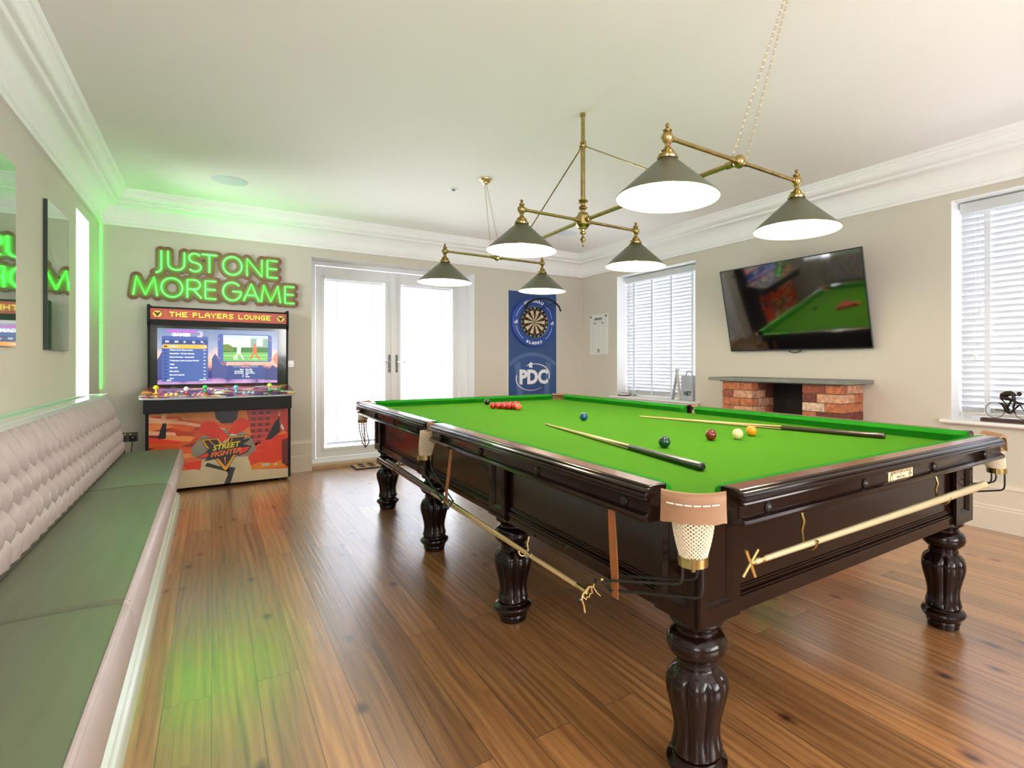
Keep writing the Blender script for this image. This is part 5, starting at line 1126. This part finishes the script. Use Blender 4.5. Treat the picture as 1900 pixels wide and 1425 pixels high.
# dartboard
o = thing('dartboard', 'bristle dartboard with black and cream segments in the blue ring', 'dartboard', (DX, DY, DZ))
ring_y(MB(), [(0.0005, -0.001), (0.0005, -0.040), (0.2265, -0.040), (0.2265, -0.001)], mat('black_sisal', (0.012, 0.012, 0.012), 0.8)).build('board_body', o)
F = FB(0, -0.0402, 0); b = MB(); M_cs = mat('cream_sisal', (0.66, 0.56, 0.36), 0.85); M_bs = mat('black_brown_sisal', (0.030, 0.014, 0.012), 0.85); M_rs = mat('red_sisal', (0.45, 0.03, 0.02), 0.85); M_gs = mat('green_sisal', (0.05, 0.22, 0.04), 0.85)
for i in range(20):
    a0, a1 = 81+i*18, 99+i*18; dark = i % 2 == 0
    def seg_(r0, r1, m, l): b.poly(arcband(0, 0, r0, r1, a0, a1, 4), F, m, l, 0.0002)
    seg_(0.016, 0.170, M_bs if dark else M_cs, 0.0002); seg_(0.099, 0.107, M_rs if dark else M_gs, 0.0005); seg_(0.162, 0.170, M_rs if dark else M_gs, 0.0005)
b.poly(circ(0, 0, 0.016, 16), F, M_gs, 0.0005); b.poly(circ(0, 0, 0.0065, 12), F, M_rs, 0.0008)
b.build('segments', o, smooth=False)
b = MB()
for i, n_ in enumerate((20, 5, 12, 9, 14, 11, 8, 16, 7, 19, 3, 17, 2, 15, 10, 6, 13, 4, 18, 1)):
    a = math.radians(90+18*i); r = 0.196; b.text(str(n_), 0.030, F @ Matrix.Translation((r*math.cos(a), r*math.sin(a), 0.0008)) @ Matrix.Rotation(a-PI/2, 4, 'Z'), M_chrome, 0.0004, 0.0006)
ring_y(b, [(0.2195, -0.0405), (0.2195, -0.0425), (0.2215, -0.0425), (0.2215, -0.0405)], M_chrome, 48); b.build('number_ring', o, smooth=False)
# dart light: black arm that arches out in front
o = thing('dartboard_light', 'black arched lamp arm standing out over the top of the dartboard', 'lamp', (DX, DY-0.045, DZ+0.2)); b = MB()
pts = [(-0.145, 0.006, 0.0), (-0.125, -0.03, 0.055), (-0.075, -0.10, 0.095), (0.0, -0.16, 0.115), (0.09, -0.20, 0.112), (0.19, -0.215, 0.075), (0.26, -0.215, 0.015), (0.295, -0.21, -0.05)]
b.tube(pts, [0.020, 0.019, 0.016, 0.013, 0.012, 0.012, 0.012, 0.011], M_blackm, 10); b.tube([(0.205, -0.212, 0.062), (0.165, -0.16, 0.040), (0.120, -0.060, 0.01), (0.105, 0.006, -0.01)], 0.006, M_blackm, 8); b.build('arm', o)
b = MB(); b.lathe([(0.022, -0.02), (0.022, 0.02), (0.010, 0.025)], (-0.145, 0.004, -0.01), M_blackm, 12); b.build('mount', o)
# scoreboard on the right wall
o = thing('scoreboard', 'tall white dart scoreboard with unicorn lettering left of the far window', 'scoreboard', (XR, 6.071, 1.592)); w2, h2 = 0.212, 0.290
b = MB(); b.box(-0.012, -0.0005, -w2, w2, -h2, h2, mat('white_score_face', (0.74, 0.73, 0.70), 0.25)); b.build('board', o, smooth=False, bevel=0.002)
F = FR(-0.0124, 0, 0); b = MB(); M_bt = mat('black_print', (0.02, 0.02, 0.025), 0.5); M_gl = mat('grey_line_print', (0.30, 0.30, 0.30), 0.5)
b.text('unicorn', 0.062, F @ Matrix.Translation((-0.005, 0.225, 0.0004)), M_bt, 0.0002, 0.002, sx=0.98); b.poly(rect(-0.10, 0.09, 0.184, 0.187), F, M_gl, 0.0002)
for s in (-1, 1): b.lathe([(0.015, 0), (0.013, 0.006), (0.002, 0.008)], (0, 0, 0), M_bt, 14) if False else b.poly(circ(s*0.18, 0.255, 0.014, 14), F, M_bt, 0.0002, 0.004)
b.text('1', 0.03, F @ Matrix.Translation((-0.165, 0.155, 0.0004)), M_bt, 0.0001); b.text('2', 0.03, F @ Matrix.Translation((0.165, 0.155, 0.0004)), M_bt, 0.0001)
b.text('NAME', 0.022, F @ Matrix.Translation((-0.09, 0.160, 0.0004)), M_bt, 0.0001, 0.0007); b.text('NAME', 0.022, F @ Matrix.Translation((0.09, 0.160, 0.0004)), M_bt, 0.0001, 0.0007)
for x in (-0.125, 0.0, 0.125): b.poly(rect(x-0.0012, x+0.0012, -0.27, 0.145 if x else -0.05), F, M_gl, 0.0002)
for i in range(8): b.text(('20 19 18 17 16 15 14 13').split()[i], 0.018, F @ Matrix.Translation((0, 0.125-i*0.023, 0.0004)), M_gl, 0.0001)
b.poly(circ(0, -0.235, 0.024, 18, 0.027), F, M_bt, 0.0003); b.poly(circ(0, -0.235, 0.011, 14, 0.015), F, mat('white_score_face', (0, 0, 0)), 0.0007)
b.build('score_print', o, smooth=False)

# ------------------------------------------------------------------ television
ym = (3.67+2.209)/2; TVO = (XR-0.141, ym, 1.717); tilt = math.atan2(0.182, 0.82)
o = thing('television', 'large flat television tilted down on the right wall above the brick fireplace', 'television', TVO)
F = frame((0, 0, 0), (0, -1, 0), (-math.sin(tilt), 0, math.cos(tilt))); hw, hh = 0.731, 0.420
b = MB(); b.M = F; M_tvb = mat('black_tv_plastic', (0.010, 0.010, 0.011), 0.35)
b.box(-hw, hw, -hh, hh, -0.012, 0.0, M_tvb); b.box(-hw+0.12, hw-0.12, -hh+0.06, hh-0.16, -0.050, -0.0125, M_tvb); b.build('casing', o, smooth=False, bevel=0.002)
b = MB(); b.M = F; b.box(-hw+0.009, hw-0.009, -hh+0.013, hh-0.009, 0.0003, 0.0020, mat('black_glass_panel', (0.004, 0.004, 0.005), 0.055, spec=1.0, ior=1.9, coat=1.0, coatr=0.03)); b.build('screen', o, smooth=False)
b = MB(); b.M = F; t_ = 0.004; M_sil = mat('dark_silver_trim', (0.18, 0.19, 0.20), 0.3, 0.7)
b.box(-hw-0.001, hw+0.001, -hh-t_, -hh-0.0002, -0.011, 0.004, M_sil).box(-hw-0.001, hw+0.001, hh+0.0002, hh+t_*0.5, -0.011, 0.004, M_sil).box(-hw-t_, -hw-0.0002, -hh, hh, -0.011, 0.004, M_sil).box(hw+0.0002, hw+t_, -hh, hh, -0.011, 0.004, M_sil); b.build('trim_frame', o, smooth=False)
b = MB(); b.M = F; b.tube([(-0.06, -hh-0.006, -0.01), (-0.045, -hh-0.022, -0.01), (0.0, -hh-0.030, -0.01), (0.05, -hh-0.022, -0.01), (0.08, -hh-0.006, -0.01)], 0.0045, M_tvb, 8); b.box(0.055, 0.075, -hh-0.014, -hh-0.004, -0.01, 0.002, M_sil); b.build('sensor_and_cable', o)
b = MB(); b.box(0.10, 0.1405, -0.25, 0.25, -0.15, 0.15, M_tvb); b.M = Matrix.Identity(4)
for y in (-0.18, 0.18): b.tube([(0.12, y, 0.12), (0.015, y, 0.14)], 0.012, M_tvb, 8); b.tube([(0.12, y, -0.12), (0.05, y, -0.16)], 0.012, M_tvb, 8)
b.build('wall_bracket', o, smooth=False)

# ------------------------------------------------------------------ fireplace
FX = 4.185; o = thing('fireplace', 'red brick fireplace with grey slate mantel under the television', 'fireplace', (FX, 2.92, 0)); FM = Matrix.Translation((-FX, -2.92, 0))
bk = [mat('brick_%s' % n, S(*c), 0.85, var=0.42, vscale=26, bump=0.8, bscale=70) for n, c in (('orange', (178, 108, 74)), ('red', (142, 78, 60)), ('pale', (200, 152, 122)), ('dark_red', (112, 60, 48)), ('whitewashed', (210, 182, 158)))]
M_mort = mat('brown_mortar', S(120, 95, 75), 0.95, var=0.1, bump=0.5, bscale=150)
def pier(y0, y1):
    b = MB(); b.M = FM; b.box(FX+0.008, XR-0.0005, y0+0.008, y1-0.008, 0, 0.998, M_mort); rnd = random.Random(int(y0*100)); g = 0.006; hz = 0.0768
    for k in range(13):
        z0 = k*hz+g/2; z1 = (k+1)*hz-g/2; f = 0.62 if k % 2 else 0.40
        ysp = y0+(y1-y0)*f; xs = [FX, FX+(0.215 if k % 2 else 0.105), FX+(0.30 if k % 2 else 0.32)]
        for (a, c) in ((y0, ysp-g/2), (ysp+g/2, y1)):
            j = lambda: rnd.uniform(-0.002, 0.002)
            for (xa, xb) in ((xs[0], xs[1]-g/2), (xs[1]+g/2, XR-0.001)):
                m = rnd.choice(bk[:4]+([bk[4]] if y0 < 2.5 and k == 10 else [])+[bk[0]])
                b.box(xa+j(), xb, a+(j() if a == y0 else 0), c+(j() if c == y1 else 0), z0, z1, m)
    return b.build('brick_pier', o, smooth=False, bevel=0.003)
pier(2.314, 2.656); pier(3.179, 3.530)
b = MB(); b.M = FM; b.box(XR-0.03, XR-0.0008, 2.6565, 3.1785, 0, 0.998, mat('sooty_back', (0.012, 0.010, 0.009), 0.9)); b.build('fireback', o, smooth=False)
b = MB(); b.M = FM; M_slate = mat('grey_slate', (0.20, 0.205, 0.185), 0.55, var=0.15, vscale=10, bump=0.3, bscale=60)
b.box(4.128, XR-0.0005, 2.226, 3.665, 1.008, 1.040, M_slate); b.build('mantel', o, smooth=False, bevel=0.003)
b = MB(); b.M = FM; b.box(4.172, XR-0.0005, 2.290, 3.560, 0.9985, 1.0078, M_slate); b.build('mantel_underlay', o, smooth=False, bevel=0.002)
b = MB(); b.M = FM; b.box(4.02, XR-0.04, 2.657, 3.178, 0.0, 0.03, M_slate); b.build('hearth', o, smooth=False, bevel=0.003)

# ------------------------------------------------------------------ small things
o = thing('doormat', 'small coir doormat with dark scroll pattern before the french doors', 'doormat', (1.60, 6.40, 0)); b = MB()
M_coir = mat('coir', S(196, 160, 118), 0.95, var=0.2, vscale=60, bump=0.8, bscale=300); M_matb = mat('dark_mat_pattern', (0.05, 0.045, 0.045), 0.95, bump=0.6, bscale=300)
b.box(-0.30, 0.30, -0.19, 0.19, 0.0, 0.012, M_matb); b.build('rubber_base', o, smooth=False)
b = MB(); b.box(-0.285, 0.285, -0.175, 0.175, 0.0122, 0.018, M_coir); b.build('coir_pile', o, smooth=False)
b = MB()
for i in range(5):
    for j in range(3):
        c = ((i-2)*0.105, (j-1)*0.105, 0.0185); b.torus(c, 0.034, 0.0045, M_matb, seg=18, ring=4); b.torus(c, 0.014, 0.004, M_matb, seg=12, ring=4)
b.build('scroll_pattern', o, smooth=False)

def socket(name, label, x, z, w_, h_, fit):
    o = thing(name, label, 'wall plate', (x, YB, z)); M_bn = mat('brushed_bronze_plate', (0.16, 0.135, 0.075), 0.3, 0.8)
    MB().box(-w_/2, w_/2, -0.005, -0.0005, -h_/2, h_/2, M_bn if fit == 2 else mat('brushed_steel_plate', (0.32, 0.30, 0.29), 0.35, 0.7)).build('plate', o, smooth=False, bevel=0.0015)
    if fit == 2:
        for sx in (-0.037, 0.037): MB().box(sx-0.022, sx+0.022, -0.0062, -0.0052, -0.027, 0.012, M_black).build('outlet', o, smooth=False)
        for sx in (-0.018, 0.018): MB().box(sx-0.006, sx+0.006, -0.0095, -0.0052, 0.022, 0.032, M_upvc).build('rocker', o, smooth=False)
    else:
        b = MB(); b.M = FB(0, -0.0052, 0); b.lathe([(0.013, 0), (0.013, 0.006), (0.011, 0.012), (0.001, 0.013)], (0, 0, 0), M_chrome, 18); b.build('dimmer_knob', o)
    return o
socket('light_switch', 'small steel dimmer switch plate between arcade machine and french doors', 0.699, 1.173, 0.062, 0.072, 1)
socket('double_socket', 'bronze double wall socket behind the end of the banquette', -0.641, 0.489, 0.148, 0.088, 2)
pg = None
for x, lab in ((-0.678, 'black plug in the left half of the bronze socket'), (-0.604, 'black plug with white dot in the right half of the bronze socket')):
    o = thing('plug', lab, 'plug', (x, YB-0.0065, 0.478), 0, 'plugs in the bronze socket'); b = MB(); b.M = FB(0, 0, 0)
    b.prism(rrect(-0.026, 0.026, -0.027, 0.024, 0.010), 0.0005, 0.020, M_black); b.lathe([(0.022, 0.020), (0.019, 0.028), (0.001, 0.030)], (0, 0, 0), M_black, 18); b.build('body', o, angle=40)
    if x > -0.65: q = MB(); q.M = FB(0, -0.0302, 0.008); q.lathe([(0.006, 0), (0.005, 0.002), (0.001, 0.0025)], (0, 0, 0), M_upvc, 12); q.build('white_dot', o)
    MB().tube([(0, -0.012, -0.025), (-0.003, -0.014, -0.06), (-0.012, -0.012, -0.13), (-0.02, -0.036, -0.30), (0.0, -0.040, -0.468), (0.06, -0.05, -0.472)], 0.0035, M_black, 8).build('cable', o)

# cyclist sculpture on the near right sill
SZB = WB[2]+0.0085
o = thing('cyclist_sculpture', 'dark bronze racing cyclist sculpture on a slab, on the near window sill', 'sculpture', (4.60, 1.30, SZB)); M_brz = mat('dark_bronze', (0.028, 0.017, 0.013), 0.35, 0.6, var=0.2); M_slab = mat('dark_wood_slab', (0.045, 0.020, 0.012), 0.5, var=0.3)
MB().box(-0.030, 0.030, -0.235, 0.185, 0.0, 0.026, M_slab).build('base', o, smooth=False, bevel=0.002)
R0_ = 0.0575; cy0 = 0.105; cz = 0.026+R0_+0.002
def K(dx, dy, x=0.0): return (x, cy0-dx*R0_, cz+dy*R0_)      # dx forward, which is towards the camera side (-y)
b = MB(); b.torus(K(0, 0), R0_-0.0015, 0.0024, M_brz, axis='x', seg=44, ring=8); b.build('rear_wheel', o)
b = MB(); b.torus(K(2.95, 0), R0_-0.0015, 0.0024, M_brz, axis='x', seg=44, ring=8); b.build('front_wheel', o)
b = MB(); b.tube([K(0.32, 0.95), K(0.75, 0.82), K(1.05, 0.35), K(1.22, -0.15), K(1.55, -0.32)], [0.004, 0.011, 0.013, 0.009, 0.007], M_brz, 10, flat=1.0); b.tube([K(0.0, 0.0, 0.004), K(0.9, -0.05, 0.004), K(1.5, -0.28)], 0.003, M_brz, 8)
b.tube([K(0.60, 1.42), K(0.85, 1.15), K(1.12, 0.85), K(1.35, 0.2), K(1.52, -0.28)], 0.0045, M_brz, 8); b.tube([K(0.45, 1.46), K(0.95, 1.38)], [0.003, 0.006], M_brz, 8)
b.tube([K(1.52, -0.28), K(2.0, 0.25), K(2.45, 0.75)], 0.0055, M_brz, 8); b.tube([K(1.10, 0.95), K(2.45, 0.95)], 0.003, M_brz, 8); b.tube([K(2.45, 1.0), K(2.62, 0.55), K(2.95, 0.0)], [0.004, 0.004, 0.003], M_brz, 8); b.tube([K(2.40, 0.98), K(2.72, 1.02), K(3.05, 0.92), K(3.10, 0.75)], 0.003, M_brz, 8)
b.torus(K(1.55, -0.28, 0.006), 0.010, 0.002, M_brz, axis='x', seg=20, ring=6); b.build('bicycle_frame', o)
b = MB()   # rider: one bent body
b.tube([K(0.62, 1.55), K(0.75, 1.82), K(1.15, 2.05), K(1.60, 2.12), K(1.88, 2.02), K(2.08, 1.92), K(2.2, 1.93)], [0.012, 0.019, 0.0205, 0.019, 0.014, 0.008, 0.006], M_brz, 14)
b.sphere(K(2.42, 2.02), 0.0125, M_brz, 14, 0.95); b.tube([K(2.20, 2.18), K(2.45, 2.25), K(2.68, 2.05)], [0.006, 0.010, 0.005], M_brz, 10)
for s in (-1, 1):
    x = s*0.011; b.tube([K(1.82, 2.00, x), K(1.90, 1.50, x*1.4), K(2.00, 1.12, x*1.5), K(2.35, 1.02, x*1.5), K(2.70, 0.95, x*1.3)], [0.008, 0.0072, 0.006, 0.005, 0.005], M_brz, 10); b.sphere(K(2.76, 0.94, x*1.3), 0.0065, M_brz, 10)
for s, knee, foot in ((1, (1.95, 1.10), (1.80, -0.05)), (-1, (1.75, 1.35), (1.35, 0.35))):
    x = s*0.010; b.tube([K(0.75, 1.65, x), K(1.25, 1.45, x*1.2), K(knee[0], knee[1], x*1.2), K((knee[0]+foot[0])/2-0.06, (knee[1]+foot[1])/2, x*1.1), K(foot[0], foot[1], x)], [0.014, 0.012, 0.0085, 0.0085, 0.0045], M_brz, 12)
    b.tube([K(foot[0]-0.10, foot[1]+0.02, x), K(foot[0]+0.10, foot[1]-0.10, x), K(foot[0]+0.30, foot[1]-0.18, x)], [0.005, 0.0055, 0.003], M_brz, 8)
b.build('rider', o)

# things on the far right sill
SZA = WA[2]+0.0085
o = thing('slatted_letter', 'whitewashed wooden letter A frame leaning at the right end of the far window sill', 'wooden letter', (4.585, 4.545, SZA)); M_ww = mat('whitewashed_wood', S(196, 192, 182), 0.7, var=0.12, vscale=25); M_gw = mat('grey_painted_wood', S(150, 152, 160), 0.6, var=0.1)
b = MB(); b.tube([(0, 0.090, 0.0), (0, 0.045, 0.20), (0.0, 0.010, 0.352)], [0.017, 0.016, 0.015], M_gw, 4); b.build('left_leg', o, smooth=False)
b = MB(); b.tube([(-0.02, -0.055, 0.0), (-0.015, -0.025, 0.17), (0.0, 0.008, 0.340)], [0.020, 0.018, 0.017], M_ww, 4); b.build('right_leg', o, smooth=False)
b = MB(); b.box(-0.012, 0.012, -0.018, 0.034, 0.345, 0.372, M_ww); b.build('top_cap', o, smooth=False)
b = MB(); b.tube([(0.0, 0.058, 0.125), (-0.010, -0.028, 0.125)], 0.010, M_ww, 4); b.build('crossbar', o, smooth=False)
o = thing('wire_handled_tin', 'grey metal tin with looped handle and black lettering beside the wooden letter A', 'tin', (4.612, 4.385, SZA)); M_tin = mat('grey_galvanised_tin', S(176, 180, 190), 0.4, 0.3, var=0.08)
b = MB(); b.box(-0.045, 0.045, -0.095, 0.095, 0.0, 0.295, M_tin); b.build('body', o, smooth=False, bevel=0.006)
b = MB(); b.tube([(0, 0.060, 0.285), (0, 0.040, 0.335), (0, 0.010, 0.350), (0, -0.025, 0.345), (0, -0.045, 0.300), (0, -0.050, 0.285)], 0.007, M_gw, 8); b.build('handle', o)
b = MB(); F = FR(-0.0462, 0, 0); b.text('NET', 0.070, F @ Matrix.Translation((0.015, 0.085, 0.0003)), M_bt, 0.0002, 0.003, sx=0.85)
for i, s_ in enumerate(('FRESH', 'SEA', 'FISH')): b.text('- - -', 0.03, F @ Matrix.Translation((0.0, 0.235-i*0.035, 0.0003)), M_gl, 0.0002, 0.001)
b.build('lettering', o, smooth=False)
o = thing('folded_glasses', 'folded dark-framed glasses on the far window sill', 'glasses', (4.60, 5.42, SZA)); b = MB()
for y in (-0.032, 0.032): b.torus((0, y, 0.022), 0.022, 0.003, M_black, axis='x', seg=20, ring=6)
b.tube([(0, -0.010, 0.026), (0, 0.010, 0.026)], 0.002, M_black, 6); b.build('rims', o)
for y in (-0.055, 0.055): MB().tube([(0, y, 0.026), (0.05, y*0.6, 0.016), (0.075, -y*0.6, 0.006)], 0.0025, M_black, 6).build('temple', o)
o = thing('darts_wallet', 'small open darts wallet at the left end of the far window sill', 'wallet', (4.585, 5.56, SZA)); M_mar = mat('maroon_cloth', (0.10, 0.02, 0.02), 0.7)
MB().box(-0.045, 0.045, -0.085, 0.085, 0.0, 0.014, M_mar).build('case', o, smooth=False, bevel=0.004)
MB().box(-0.035, 0.030, -0.055, 0.045, 0.0142, 0.030, M_upvc).build('insert', o, smooth=False, bevel=0.004)
b = MB(); b.tube([(-0.02, -0.095, 0.034), (0.0, 0.0, 0.040), (0.015, 0.085, 0.034)], 0.004, M_black, 8); b.build('dart', o)
